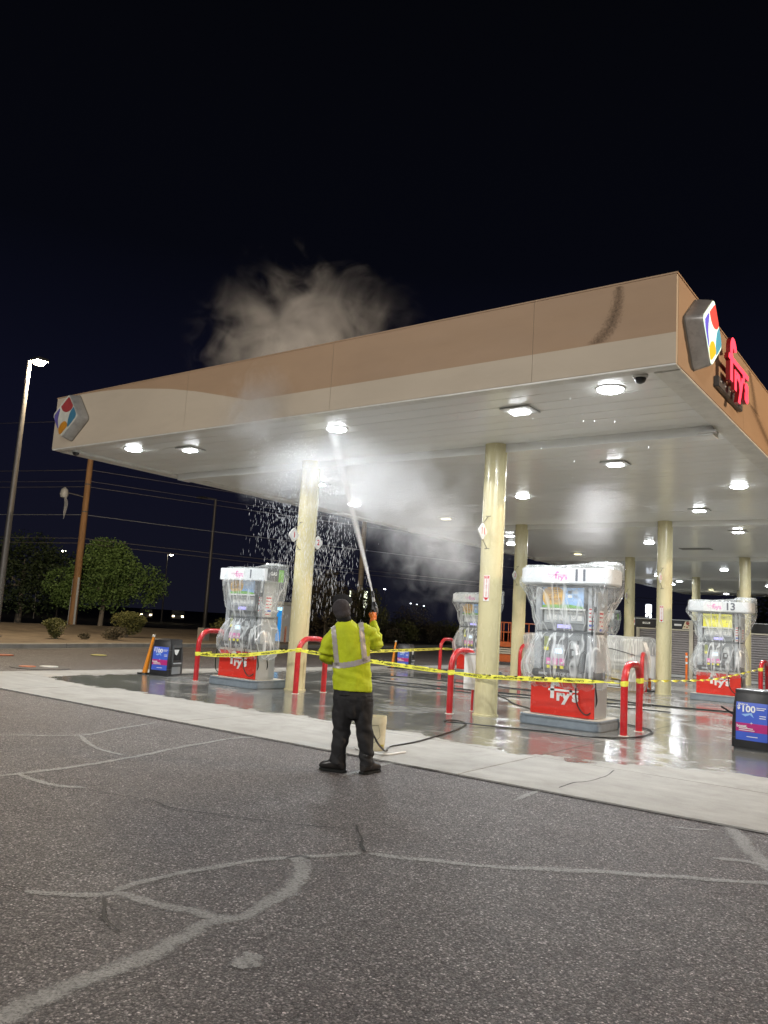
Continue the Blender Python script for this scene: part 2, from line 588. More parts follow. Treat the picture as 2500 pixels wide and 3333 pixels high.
def add_text(mb, body, size, fn, bold=0.0, mi=0, spacing=1.0, maxw=None):
    v, f = text_geo(body, size, bold, spacing)
    sx = 1.0
    if maxw and v:
        wd = max(a[0] for a in v) - min(a[0] for a in v)
        sx = maxw / wd
    n = len(mb.v)
    mb.v += [fn(a * sx, b) for a, b in v]
    for q in f:
        mb.f.append(tuple(n + i for i in q)); mb.m.append(mi)
    return mb


def plane_xz(x0, y, z0):
    """text frame on a plane facing -Y"""
    return lambda u, v: (x0 + u, y, z0 + v)


def logo_f(mb, s, fn, mi=0):
    """the script-like store word: hooked f whose bar runs over the other letters; total width about 2.3*s, centred"""
    def stroke(pts, w_):
        pts = [Vector((*p, 0)) for p in pts]
        L_, Rr = [], []
        for i, p in enumerate(pts):
            d = (pts[min(i + 1, len(pts) - 1)] - pts[max(i - 1, 0)]).normalized()
            nn = Vector((-d.y, d.x, 0)) * w_ / 2
            L_.append(p + nn); Rr.append(p - nn)
        for i in range(len(pts) - 1):
            mb.quad(*[fn(q.x * s, q.y * s) for q in (Rr[i], Rr[i + 1], L_[i + 1], L_[i])], mi)
    hook = [(-.82, -.52), (-.82, .30)] + [(-.60 - .22 * math.cos(R(a)), .34 + .22 * math.sin(R(a))) for a in range(0, 171, 17)]
    stroke(hook, .29)
    mb.quad(*[fn(a * s, b * s) for a, b in ((-1.15, .02), (1.12, .02), (1.2, .17), (-1.1, .17))], mi)
    add_text(mb, "ry's", 1.02 * s, lambda u, v: fn(u + .33 * s, v - .30 * s), bold=.05, mi=mi, maxw=1.66 * s)


def sample_region(pred, c, n=36, rmax=1.2):
    out = []
    for i in range(n):
        a = 2 * math.pi * i / n
        lo, hi = 0.0, rmax
        for _ in range(22):
            md = (lo + hi) / 2
            if pred(c[0] + md * math.cos(a), c[1] + md * math.sin(a)): lo = md
            else: hi = md
        out.append((c[0] + lo * math.cos(a), c[1] + lo * math.sin(a)))
    return out


def evaluate(o):
    dg = bpy.context.evaluated_depsgraph_get()
    dg.update()
    return bpy.data.meshes.new_from_object(o.evaluated_get(dg))


def fuse(mb, name, mat, voxel, parent=None, smooth=4, wob=0.0, wscale=(10, 10, 10), fn=None, seed=0.0):
    """voxel-fuse overlapping forms into one continuous skin"""
    o = mb.build('tmp', mat)
    r = o.modifiers.new('r', 'REMESH'); r.mode = 'VOXEL'; r.voxel_size = voxel; r.use_smooth_shade = True
    s_ = o.modifiers.new('s', 'SMOOTH'); s_.factor = .5; s_.iterations = smooth
    me = evaluate(o)
    me.name = name
    bpy.data.objects.remove(o)
    if wob or fn:
        ns = [v.normal.copy() for v in me.vertices]
        for v, n_ in zip(me.vertices, ns):
            d = 0.0
            if wob:
                q = Vector((v.co.x * wscale[0] + seed, v.co.y * wscale[1], v.co.z * wscale[2]))
                d += wob * noise.fractal(q, 1.0, 2.0, 3)
            if fn:
                d += fn(v.co)
            v.co += n_ * d
    me.materials.clear(); me.materials.append(mat)
    me.shade_smooth()
    ob = bpy.data.objects.new(name, me)
    COL.objects.link(ob)
    if parent: ob.parent = parent
    return ob


def icos(r=1.0, sub=2):
    bm = bmesh.new()
    bmesh.ops.create_icosphere(bm, subdivisions=sub, radius=r)
    return bm


def ellipsoid(mb, c, r, n=14, m=9):
    rs = []
    for i in range(1, m):
        a = math.pi * i / m
        rs.append([(c[0] + r[0] * math.sin(a) * math.cos(2 * math.pi * j / n), c[1] + r[1] * math.sin(a) * math.sin(2 * math.pi * j / n), c[2] - r[2] * math.cos(a)) for j in range(n)])
    return mb.rings(rs)


def ell_rings(mb, rows, n=20):
    """rows: z, cx, cy, rx, ry"""
    return mb.rings([[(cx + rx * math.cos(2 * math.pi * j / n), c_y + ry * math.sin(2 * math.pi * j / n), z) for j in range(n)] for z, cx, c_y, rx, ry in rows])

# ------------------------------------------------------------------ ground
def sheet(name, pts, z, mat, kind='structure'):
    mb = MB(); mb.poly([(x, y, z) for x, y in pts])
    return tag(mb.build(name, mat), kind=kind)


M_SOIL = pm('dark soil', (.045, .038, .028), .9, var=.3, scale=.3, bump=.5, bscale=3)
M_GRAVEL = pm('desert gravel', (.17, .135, .095), .9, var=.35, scale=1.1, bump=.6, bscale=14, dirt=.4, dcol=(.07, .055, .04))
M_KERB = pm('kerb concrete', (.27, .255, .225), .8, var=.18, scale=1.6, dirt=.4, dcol=(.12, .11, .1), bump=.2)
M_LOT2 = pm('street asphalt', (.05, .048, .046), .8, var=.2, scale=.8, bump=.3, bscale=30)

sheet('ground', [(-1500, -900), (900, -900), (900, 1600), (-1500, 1600)], -.30, M_SOIL)
asph = sheet('asphalt_lot', [(-38.5, -40), (60, -40), (60, 120), (-44, 120), (-33, 62), (-31.1, 50.7), (-28.5, 38.8), (-26.5, 20.6), (-24.7, 13.5), (-23.4, 4), (-23.0, -12), (-38.5, -40)][1:], -.022, M_ASPH)

KL = [(-22.6, -14), (-23.2, 2), (-24.7, 13.5), (-26.5, 20.6), (-27.6, 30), (-28.5, 38.8), (-31.1, 50.7), (-33.4, 62), (-37.5, 80), (-44, 110)]
strip = [(x - .3, y) for x, y in KL]
sheet('gravel_strip', strip + [(-62, 110), (-44, 40), (-41.5, 10), (-41, -14)], .10, M_GRAVEL)
mb = MB()
for i in range(30):
    for j in range(40):
        pass
kb = MB()
kerb_root = tag(bpy.data.objects.new('kerb', None), kind='structure'); COL.objects.link(kerb_root)
kp = spline([(x, y, 0) for x, y in KL], 12)
acc = [0.0]
for i in range(1, len(kp)):
    acc.append(acc[-1] + (kp[i] - kp[i - 1]).length)


def kerb_at(s_):
    for i in range(1, len(kp)):
        if acc[i] >= s_:
            t = (s_ - acc[i - 1]) / (acc[i] - acc[i - 1])
            return kp[i - 1].lerp(kp[i], t), (kp[i] - kp[i - 1]).normalized()
    return kp[-1], (kp[-1] - kp[-2]).normalized()


s_ = 0.0
while s_ + 6.1 < acc[-1]:
    secs = []
    for q in range(4):
        p, d = kerb_at(s_ + .01 + 6.07 * q / 3)
        nrm = Vector((-d.y, d.x, 0))
        prof = [(0, -.05), (.02, .125), (.05, .145), (.30, .145), (.30, -.05)]
        secs.append([p + nrm * a + Vector((0, 0, b_)) for a, b_ in prof])
    MB().rings(secs).build('kerb_stone', M_KERB, kerb_root)
    s_ += 6.1
# gutter pan beside the kerb
mb = MB()
for i in range(len(kp) - 1):
    d = (kp[i + 1] - kp[i]).normalized(); nrm = Vector((-d.y, d.x, 0))
    a, b_ = kp[i], kp[i + 1]
    z = Vector((0, 0, -.012))
    mb.quad(a + z, b_ + z, b_ - nrm * .4 + z, a - nrm * .4 + z)
tag(mb.build('gutter', pm('gutter concrete', (.15, .145, .135), .8, var=.2, scale=1.5)), kind='structure')

# low gravel mound where the pole and tree stand
mb = MB()
K = 22
for i in range(K):
    for j in range(K):
        def hz(a, b_):
            x = -46 + 9.5 * a / K; y = 14 + 30 * b_ / K
            h = .22 * math.sin(math.pi * a / K) * (math.sin(math.pi * b_ / K) ** .5) + .05 * noise.noise(Vector((x, y, 0)))
            return (x, y, .09 + max(0, h))
        mb.quad(hz(i, j), hz(i + 1, j), hz(i + 1, j + 1), hz(i, j + 1))
tag(mb.build('gravel_mound', M_GRAVEL, smooth=True), kind='structure')
sheet('pavement', [(-48.2, -20), (-46.5, -20), (-46.8, 60), (-48.5, 60)], .12, M_KERB)
sheet('street', [(-66, -60), (-48.6, -60), (-50, 140), (-67, 140)], -.05, M_LOT2)

# concrete forecourt made of slabs with open joints
fc = tag(bpy.data.objects.new('forecourt', None), kind='structure'); COL.objects.link(fc)
XS = [-16.9, -13.57, -9.0, -4.43, .14, 4.71, 9.28, 13.85, 18.4]
YS = [7.62, 9.56] + [9.56 + 4.6 * k for k in range(1, 13)]
for i in range(len(XS) - 1):
    for j in range(len(YS) - 1):
        MB().box(XS[i] + .008, XS[i + 1] - .008, YS[j] + .009, YS[j + 1] - .009, -.016, 0).build('slab', M_CONC, fc)

tag(MB().box(-16.88, 18.38, 7.64, 64.7, -.0185, -.0170).build('joint_filler', pm('joint filler', (.012, .012, .011), .9), fc))
# crack filler bands, splat and open cracks on the asphalt and in the concrete
CR = [('s', 0.13, [(-2.961, 1.669), (-3.002, 1.825), (-3.021, 1.952), (-3.039, 2.153), (-3.049, 2.37), (-3.08, 2.573), (-3.115, 2.799), (-3.165, 3.062), (-3.117, 3.185), (-3.129, 3.377), (-3.212, 3.658), (-3.335, 3.911), (-3.502, 4.086), (-3.621, 4.148)]), ('s', 0.09, [(-4.192, 2.609), (-4.035, 2.72), (-3.89, 2.847), (-3.819, 2.95), (-3.64, 2.974), (-3.495, 3.019), (-3.354, 3.064), (-3.19, 3.084)]), ('s', 0.08, [(-3.869, 2.955), (-3.897, 3.104), (-3.889, 3.339), (-3.821, 3.658), (-3.751, 3.924), (-3.653, 4.113), (-3.6, 4.172), (-3.482, 4.428), (-3.389, 4.575)]), ('s', 0.1, [(-3.344, 4.601), (-3.121, 4.711), (-2.836, 4.868), (-2.625, 4.984), (-2.371, 5.188), (-1.992, 5.505), (-1.595, 5.774), (-1.124, 6.102), (-0.938, 6.217)]), ('s', 0.09, [(-9.239, 4.964), (-9.139, 5.139), (-8.677, 5.875), (-8.886, 6.534), (-9.134, 7.376)]), ('s', 0.09, [(-8.67, 5.887), (-8.099, 5.62), (-7.606, 5.498), (-7.291, 5.516)]), ('s', 0.11, [(-7.072, 3.848), (-7.048, 4.01), (-7.029, 4.227), (-7.041, 4.727), (-7.167, 5.546), (-7.368, 6.328), (-7.55, 7.247), (-7.479, 7.643)]), ('s', 0.1, [(-7.004, 4.167), (-6.689, 4.145), (-6.373, 4.181), (-6.186, 4.316)]), ('s', 0.07, [(-10.559, 5.709), (-10.548, 5.9), (-10.326, 6.54)]), ('s', 0.09, [(-5.157, 6.554), (-5.241, 6.985), (-5.302, 7.507), (-5.322, 8.017)]), ('s', 0.08, [(-3.461, 6.996), (-3.494, 7.369), (-3.486, 7.795)]), ('s', 0.15, [(-1.77, 7.733), (-1.597, 7.39), (-1.416, 6.96), (-1.245, 6.599), (-1.112, 6.378)]), ('s', 0.06, [(-2.126, 7.179), (-1.951, 7.266), (-1.77, 7.397)]), ('s', 0.09, [(-1.563, 6.464), (-1.4, 6.557), (-1.214, 6.592)]), ('b', 0.17, [(-2.685, 2.747), (-2.706, 2.834), (-2.683, 2.913)]), ('b', 0.1, [(-2.785, 2.888), (-2.698, 2.842), (-2.622, 2.827)]), ('c', 0.012, [(-6.146, 4.289), (-5.812, 4.341), (-5.505, 4.448), (-5.212, 4.409), (-4.991, 4.468), (-4.734, 4.562), (-4.512, 4.656), (-4.233, 4.765), (-3.877, 4.97)]), ('c', 0.014, [(-3.872, 5.142), (-3.728, 4.987), (-3.588, 4.848), (-3.517, 4.741), (-3.39, 4.617)]), ('c', 0.012, [(-3.816, 2.841), (-3.718, 2.785), (-3.622, 2.709), (-3.512, 2.658), (-3.369, 2.626)]), ('c', 0.01, [(-4.387, 2.545), (-4.31, 2.586), (-4.213, 2.615)]), ('c', 0.02, [(-3.647, 4.095), (-3.625, 4.2), (-3.547, 4.232)]), ('k', 0.014, [(-3.388, 7.869), (-3.394, 8.252), (-3.346, 8.398), (-3.309, 8.574), (-3.31, 8.788), (-3.311, 9.011), (-3.389, 9.455)])]


def ribbon(pts, wd, z, wob=.3, step=5):
    me_uv = []
    mb_ = MB()
    P = spline([(x, y, 0) for x, y in pts], step)
    n = len(P)
    rows = []
    for i, p in enumerate(P):
        d = (P[min(i + 1, n - 1)] - P[max(i - 1, 0)]).normalized()
        nn = Vector((-d.y, d.x, 0))
        taper = min(1.0, .45 + i * .25, .45 + (n - 1 - i) * .25)
        k = wd * taper * (1 + wob * noise.noise(p * 3.1))
        off = nn * .25 * wd * noise.noise(p * 5.3 + Vector((3, 1, 0)))
        rows.append((p + off - nn * k * .85, p + off + nn * k * .85))
    uvs = []
    for i in range(n - 1):
        a, b_ = rows[i]; c, d = rows[i + 1]
        zz = Vector((0, 0, z))
        mb_.quad(a + zz, c + zz, d + zz, b_ + zz)
        uvs += [(i, 0), (i + 1, 0), (i + 1, 1), (i, 1)]
    return mb_, uvs


kz = 0
for kind, wd, pts in CR:
    kz += 1
    z = {'s': -.018, 'b': -.0175, 'c': -.0150, 'k': .002}[kind] + .00004 * kz
    mb, uvs = ribbon(pts, wd * (.92 if kind == 's' else .5 if kind == 'b' else 1), z, wob=.9 if kind == 'b' else .45 if kind in 'sb' else .8, step=10 if kind in 'ck' else 6)
    if kind in 'ck':
        rnd = random.Random(kz)
        for v in mb.v[::4]:
            pass
    o = mb.build('crack_seal' if kind in 'sb' else 'crack', M_SEAL if kind in 'sb' else M_CRACK, fc if kind == 'k' else asph)
    uvl = o.data.uv_layers.new(name='UVMap')
    # quads may be flipped by the normal pass, so look the v coordinate up by vertex index
    for lp in o.data.loops:
        vi = lp.vertex_index
        uvl.data[lp.index].uv = (uvs[vi][0], uvs[vi][1])

# painted storage tank lids in the lot on the left
M_LIDRING = pm('lid ring concrete', (.12, .11, .10), .8, var=.3)
def lid(x, y, r, col, label, ring=None):
    root = thing('tank_lid', label, 'manhole', (x, y, -.02), group='tank lids in the driveway')
    if ring:
        MB().lathe([(ring, 0), (ring, .012)], 32).build('lid_ring', M_LIDRING, root)
    MB().lathe([(r, .012), (r, .028), (r * .85, .034)], 26).build('lid_cover', col, root)
M_LIDO = pm('faded orange lid', (.42, .10, .035), .6, var=.2, dirt=.4)
M_LIDW = pm('white lid', (.62, .62, .58), .5, var=.1, dirt=.2)
M_LIDY = pm('yellow lid', (.55, .50, .18), .5, var=.1)
mb = MB(); mb.lathe([(.66, 0), (.66, .014)], 36)
tag(mb.build('lid_pad', M_LIDRING, loc=(-17.9, 10.85, -.02)), 'round dark concrete pad carrying the orange and white lids', 'concrete pad')
lid(-18.05, 10.62, .19, M_LIDO, 'orange round tank lid on the dark pad, beside the white lid')
lid(-17.95, 11.12, .21, M_LIDW, 'white round tank lid on the dark pad, right of the orange lid')
lid(-21.9, 15.2, .24, M_LIDY, 'pale yellow round lid alone in the driveway near the kerb')
lid(-21.8, 12.1, .25, M_LIDO, 'flat orange lid in the driveway at the far left edge')

# ------------------------------------------------------------------ canopy
CX0, CX1, CY0, CY1, CZ0, CZ1 = -16.61, -2.81, 9.73, 60.6, 4.97, 6.14
canopy = thing('canopy', 'big flat fuel station canopy with brown and beige fascia and white soffit', 'canopy')
band_pts = [(-15.7, 6.14), (-14.93, 6.115), (-14.2, 6.07), (-13.48, 5.99), (-12.6, 5.87), (-11.81, 5.72), (-10.95, 5.52), (-10.33, 5.37)]


def band(x):
    if x >= -10.33: return 5.37
    if x <= -15.7: return CZ1
    for (a, za), (b_, zb) in zip(band_pts, band_pts[1:]):
        if a <= x <= b_:
            return za + (zb - za) * (x - a) / (b_ - a)
    return CZ1


seams = [CX0, -15.75, -12.1, -8.43, -4.77, CX1]
for x0, x1 in zip(seams, seams[1:]):
    mb = MB()
    x0 += .003; x1 -= .003
    n = max(2, int((x1 - x0) / .12))
    for i in range(n):
        a = x0 + (x1 - x0) * i / n; b_ = x0 + (x1 - x0) * (i + 1) / n
        za, zb = band(a), band(b_)
        mb.quad((a, CY0, CZ0), (b_, CY0, CZ0), (b_, CY0, zb), (a, CY0, za), 0)
        if za < CZ1 - .001 or zb < CZ1 - .001:
            mb.quad((a, CY0 - .0005, za), (b_, CY0 - .0005, zb), (b_, CY0 - .0005, CZ1), (a, CY0 - .0005, CZ1), 1)
    mb.box(x0, x1, CY0 + .002, CY0 + .07, CZ0, CZ1, 0)
    mb.build('fascia_panel', [M_BEIGE, M_BROWN], canopy)
y = CY0 + .075
while y < CY1:
    y2 = min(y + 3.66, CY1)
    MB().box(CX1 - .07, CX1, y + .003, y2 - .003, CZ0, CZ1).build('fascia_panel', M_BROWN, canopy)
    MB().box(CX0, CX0 + .07, y + .003, y2 - .003, CZ0, CZ1).build('fascia_panel', M_BEIGE, canopy)
    y = y2
MB().box(CX0 + .075, CX1 - .075, CY1 - .07, CY1, CZ0, CZ1).build('fascia_panel', M_BROWN, canopy)
# coping on top, drip edge below
M_DRIP = pm('drip edge', (.50, .44, .34), .4, var=.1, dirt=.3, dcol=(.3, .26, .2))
MB().box(CX0 - .012, CX1 + .012, CY0 - .012, CY0 + .10, CZ1 + .001, CZ1 + .022).build('coping', M_BROWN, canopy)
MB().box(CX1 - .10, CX1 + .012, CY0 + .102, CY1, CZ1 + .001, CZ1 + .022).build('coping', M_BROWN, canopy)
MB().box(CX0 - .012, CX0 + .10, CY0 + .102, CY1, CZ1 + .001, CZ1 + .022).build('coping', M_BROWN, canopy)
MB().box(CX0 + .08, CX1 - .08, CY0 + .08, CY1 - .08, 5.60, 5.64).build('roof_sheet', M_TRIM, canopy)
# edge gutters
for nm, b_ in (('edge_trim', (CX0 + .002, CX1 - .002, CY0 + .004, CY0 + .20, 4.945, 4.968)), ('edge_trim', (CX1 - .34, CX1 - .004, CY0 + .206, CY1 - .1, 4.935, 4.967)),
               ('edge_trim', (CX0 + .004, CX0 + .36, CY0 + .206, CY1 - .1, 4.935, 4.967)), ('edge_trim', (CX0 + .365, CX1 - .345, CY1 - .45, CY1 - .1, 4.94, 4.967))):
    MB().box(*b_).build(nm, M_TRIM, canopy, bevel=.006)
# raised inner lip of the side gutters
MB().box(CX0 + .37, CX0 + .40, CY0 + .21, CY1 - .5, 4.945, 4.985).build('gutter_lip', M_TRIM, canopy)
# deck pans
DX0, DX1 = CX0 + .41, CX1 - .345
deck = MB()
wp = .406
ny = int((CY1 - .5 - (CY0 + .21)) / wp)
dm = None
for k in range(ny):
    y0 = CY0 + .21 + k * wp
    if dm is None:
        q = MB()
        q.box(DX0, DX1, .0, wp - .016, 0, .02)
        q.box(DX0, DX1, wp - .0155, wp - .0005, .005, .024)
        dm = q.mesh('deck_panel', M_SOFFIT)
    o = bpy.data.objects.new('deck_panel', dm); COL.objects.link(o); o.parent = canopy
    o.location = (0, y0, 4.985 + .0006 * math.sin(k * 2.1))
MB().box(CX0 + .1, CX1 - .1, CY0 + .1, CY1 - .1, 5.03, 5.05).build('deck_backing', M_TRIM, canopy)
# cross beams at the column rows
ROWS = [13.01, 23.50, 34.0, 44.5, 55.0]
for yb in ROWS:
    MB().box(DX0 + .01, DX1 - .01, yb - .02, yb + .34, 4.83, 4.984).build('cross_beam', M_SOFFIT, canopy)
MB().box(DX1 - .25, DX1 + .05, 12.90, 13.02, 4.86, 4.90).build('beam_cap', M_WHITE, canopy)
# water stains running down the brown fascia
M_STAIN = mat_seal('water stain', (.175, .105, .056), a0=.25, a1=.75, aspk=.62, amax=.75)
def stain(pts, nrm, wds):
    mb_ = MB(); uvs = []
    P = spline(pts, 5); n = len(P)
    for i, p in enumerate(P):
        k = wds[0] + (wds[1] - wds[0]) * i / (n - 1)
        a = Vector((1, 0, 0)) if nrm == 'y' else Vector((0, 1, 0))
        mb_.v += [p - a * k, p + a * k]; uvs += [(i, 0), (i, 1)]
    for i in range(n - 1):
        mb_.f.append((2 * i, 2 * i + 1, 2 * i + 3, 2 * i + 2)); mb_.m.append(0)
    o = mb_.build('water_stain', M_STAIN, canopy)
    uvl = o.data.uv_layers.new(name='UVMap')
    for lp in o.data.loops:
        uvl.data[lp.index].uv = uvs[lp.vertex_index]
stain([(-3.56, CY0 - .004, 6.12), (-3.57, CY0 - .004, 5.9), (-3.66, CY0 - .004, 5.6), (-3.85, CY0 - .004, 5.38)], 'y', (.09, .24))
stain([(CX1 + .004, 13.9, 6.10), (CX1 + .004, 14.2, 5.8), (CX1 + .004, 14.4, 5.5)], 'x', (.25, .4))
stain([(CX1 + .0045, 14.1, 5.55), (CX1 + .0045, 15.3, 5.25), (CX1 + .0045, 16.5, 5.0)], 'x', (.6, .9))

# ------------------------------------------------------------------ columns
cols = []
for x, y, side in ((-11.67, 13.01, 'left'), (-7.05, 13.01, 'right'), (-11.67, 23.5, 'left'), (-7.05, 23.5, 'right'), (-11.67, 34.0, 'left'), (-7.05, 34.0, 'right'), (-11.67, 44.5, 'left'), (-7.05, 44.5, 'right'), (-11.67, 55.0, 'left')):
    cols.append((x, y))
CLAB = ['cream round column behind the first red bollard beside pump 1', 'nearest cream round column standing left of pump 11',
        'cream column in the second row, left of the far red bollard and pump 11', 'cream round column left of pump 13, in front of the shutters',
        'cream column rising behind the plastic covered pallets', 'cream column right behind pump 13',
        'thin far cream column above the left of pump 13', 'cream column of the fourth row, beyond the right picture edge', 'farthest thin cream column, peeping left of the one behind pump 13']
cmesh = MB().lathe([(.235, 0), (.235, .03), (.212, .035), (.21, .6), (.21, 4.984)], 40).mesh('column', M_COLUMN, smooth=True)
for (x, y), lb in zip(cols, CLAB):
    if 'beyond the right' in lb:
        continue
    r_ = thing('column', lb, 'column', (x, y, 0), group='canopy columns')
    o = bpy.data.objects.new('shaft', cmesh); COL.objects.link(o); o.parent = r_
    MB().box(.195, .222, -.012, .012, .05, 4.80).build('seam_cover', M_COLUMN, r_)

M_SIGNW = pm('sign white', (.74, .73, .70), .35, var=.05)
M_SIGNR = pm('sign red', (.55, .02, .03), .4, var=.05)
M_BRKT = pm('bracket steel', (.22, .20, .14), .5, metal=.3)
def diamond_sign(cx, cyy, z, num, dy, label):
    """plate facing +X / -X on a forked bracket in front of (dy<0) or behind (dy>0) a column"""
    r_ = thing('column_sign', label, 'number sign', (cx, cyy + dy * .40, z), group='pump number signs on the columns')
    h = .150
    pl = []
    for k in range(4):
        a = k * 90
        for s in (-14, 0, 14):
            q = R(a + s)
            rr_ = h * (1.0 if s == 0 else .93)
            pl.append((rr_ * math.cos(q), rr_ * math.sin(q)))
    MB().prism(pl, lambda u, v: (-.012, u, v), lambda u, v: (.012, u, v)).build('plate', M_SIGNW, r_)
    q = MB()
    q.prism([(u * .80, v * .80) for u, v in pl], lambda u, v: (.0135, u, v), lambda u, v: (.0145, u, v), 0)
    q.prism([(u * .74, v * .74) for u, v in pl], lambda u, v: (.0155, u, v), lambda u, v: (.0165, u, v), 1)
    add_text(q, num, .17, lambda u, v: (.018, u, v), bold=.03, mi=2)
    q.build('number', [M_LGREY, M_SIGNW, M_SIGNR], r_)
    s = -1 if dy < 0 else 1
    MB().tube([(0, -s * .20, .30), (0, -s * .03, .16), (0, s * .02, .03)], .008, 6).build('bracket_arm', M_BRKT, r_)
    MB().tube([(0, -s * .20, -.30), (0, -s * .03, -.16), (0, s * .02, -.03)], .008, 6).build('bracket_arm', M_BRKT, r_)
    MB().tube([(-.05, -s * .195, .30), (.05, -s * .195, .30)], .009, 6).build('bracket_foot', M_BRKT, r_)
    MB().tube([(-.05, -s * .195, -.30), (.05, -s * .195, -.30)], .009, 6).build('bracket_foot', M_BRKT, r_)
diamond_sign(-11.67, 13.01, 3.30, '1', -1, 'white diamond sign with red 1 on the column beside pump 1')
diamond_sign(-11.67, 13.01, 3.22, '2', 1, 'white diamond sign peeping from behind the column beside pump 1')
diamond_sign(-7.05, 13.01, 3.30, '11', -1, 'white diamond sign with red 11 on the nearest column')
diamond_sign(-11.67, 23.5, 3.30, '3', -1, 'diamond sign on the second row column left of pump 11')
diamond_sign(-7.05, 23.5, 3.30, '13', -1, 'diamond sign on the column left of pump 13')
diamond_sign(-11.67, 34.0, 3.30, '5', -1, 'diamond sign on the column above the plastic covered pallets')

def ext_sign(cx, cyy, ang, label):
    a = R(ang)
    nx, ny_ = math.cos(a), math.sin(a)
    r_ = thing('extinguisher_sign', label, 'sign', (cx + nx * .211, cyy + ny_ * .211, 2.28), group='fire extinguisher signs')
    r_.rotation_euler = (0, 0, a + math.pi / 2)
    MB().prism(rrect(-.056, .056, -.235, .235, .012), lambda u, v: (u, -.001, v), lambda u, v: (u, -.006, v)).build('plate', M_SIGNW, r_)
    q = MB()
    for b_ in ((-.049, -.043, -.18, .18), (.043, .049, -.18, .18), (-.043, .043, .174, .18)):
        q.box(b_[0], b_[1], -.0075, -.0065, b_[2], b_[3])
    q.prism([(-.05, -.17), (.05, -.17), (0, -.225)], lambda u, v: (u, -.0065, v), lambda u, v: (u, -.0075, v))
    q.box(-.049, .049, -.0075, -.0065, .185, .222)
    for i, ch in enumerate('EXTINGUISHER'):
        add_text(q, ch, .034, lambda u, v, z=.150 - i * .0265: (u, -.0078, z + v), bold=.02)
    q.build('lettering', M_SIGNR, r_)
    q = MB()
    add_text(q, 'FIRE', .034, lambda u, v: (u, -.0079, .203 + v), bold=.02)
    q.build('title', M_SIGNW, r_)
ext_sign(-7.05, 13.01, -82, 'white and red vertical FIRE EXTINGUISHER sign on the nearest column')
ext_sign(-7.05, 23.5, -92, 'white and red vertical extinguisher sign on the column left of pump 13')

# ------------------------------------------------------------------ canopy lights
M_LENS = em('lamp lens', (.93, .97, 1.0), 30.0)
M_LENSD = em('dim lamp lens', (1.0, .95, .62), 2.2)
M_HOUS = pm('lamp housing', (.62, .62, .60), .4)


def add_area(name, parent, loc, size, power, col=(.93, .97, 1.0), shape='DISK', sy=None, spread=180):
    l = bpy.data.lights.new(name, 'AREA')
    l.shape = shape; l.size = size
    if sy: l.size_y = sy
    l.energy = power; l.color = col; l.spread = R(spread)
    o = bpy.data.objects.new(name, l)
    COL.objects.link(o)
    o.location = loc
    o.parent = parent
    return o


def round_light(x, y, label, p=None):
    r_ = thing('canopy_light', label, 'ceiling light', (x, y, 4.984), group='round canopy lights')
    MB().lathe([(.205, 0), (.20, -.012), (.18, -.018), (.17, -.018)], 28).build('housing', M_HOUS, r_, smooth=True)
    MB().lathe([(.175, -.019), (.17, -.035), (.13, -.052), (.05, -.060), (.001, -.061)], 28).build('lens', M_LENS, r_, smooth=True)
    add_area('light_source', r_, (0, 0, -.066), .30, p or P_ROUND)


def square_light(x, y, label, on=True, p=None):
    r_ = thing('canopy_light', label, 'ceiling light', (x, y, 4.984), group='square canopy lights')
    mb_ = MB()
    mb_.rings([[(a * .235, b_ * .20, 0) for a, b_ in ((-1, -1), (1, -1), (1, 1), (-1, 1))], [(a * .25, b_ * .21, -.012) for a, b_ in ((-1, -1), (1, -1), (1, 1), (-1, 1))], [(a * .25, b_ * .21, -.032) for a, b_ in ((-1, -1), (1, -1), (1, 1), (-1, 1))], [(a * .18, b_ * .13, -.042) for a, b_ in ((-1, -1), (1, -1), (1, 1), (-1, 1))]])
    mb_.build('housing', M_HOUS, r_)
    MB().box(-.2515, .2515, -.2115, .2115, -.020, -.015).build('gasket', M_DARKG, r_)
    MB().box(-.14, .14, -.09, .09, -.070, -.043).build('lens', M_LENS if on else M_LENSD, r_, bevel=.01)
    add_area('light_source', r_, (0, 0, -.075), .26, (p or P_SQUARE) if on else P_DIM, col=(.95, .97, 1.0) if on else (1, .93, .65), shape='RECTANGLE', sy=.16)


ordn = ['first', 'second', 'third', 'fourth', 'fifth']
for x, row in ((-14.63, 'left'), (-9.12, 'middle'), (-3.92, 'right')):
    for k, yy in enumerate((10.47, 18.33, 28.55, 39.6, 50.3)):
        if row == 'middle' and k == 0:
            yy = 10.77
        if row == 'right' and k > 2:
            continue
        extra = ' of the canopy' if not (row == 'middle' and k == 0) else ' glaring through the water spray'
        round_light(x, yy, f'{ordn[k]} round ceiling light from the front in the {row} row{extra}', 120 if (row == 'middle' and k == 0) else None)
for x, row in ((-13.32, 'left'), (-5.55, 'right')):
    for k, yy in enumerate((10.95, 15.2, 21.43, 25.85, 32.2, 36.3, 43.2, 47.2, 54.4, 58.5)):
        if row == 'right' and k > 4:
            continue
        on = not (row == 'left' and k in (2, 4, 8))
        nm = ordn[k] if k < 5 else ('sixth', 'seventh', 'eighth', 'ninth', 'tenth')[k - 5]
        square_light(x, yy, f'{nm} square box light from the front in the {row} row' + ('' if on else ', dim yellow'), on)

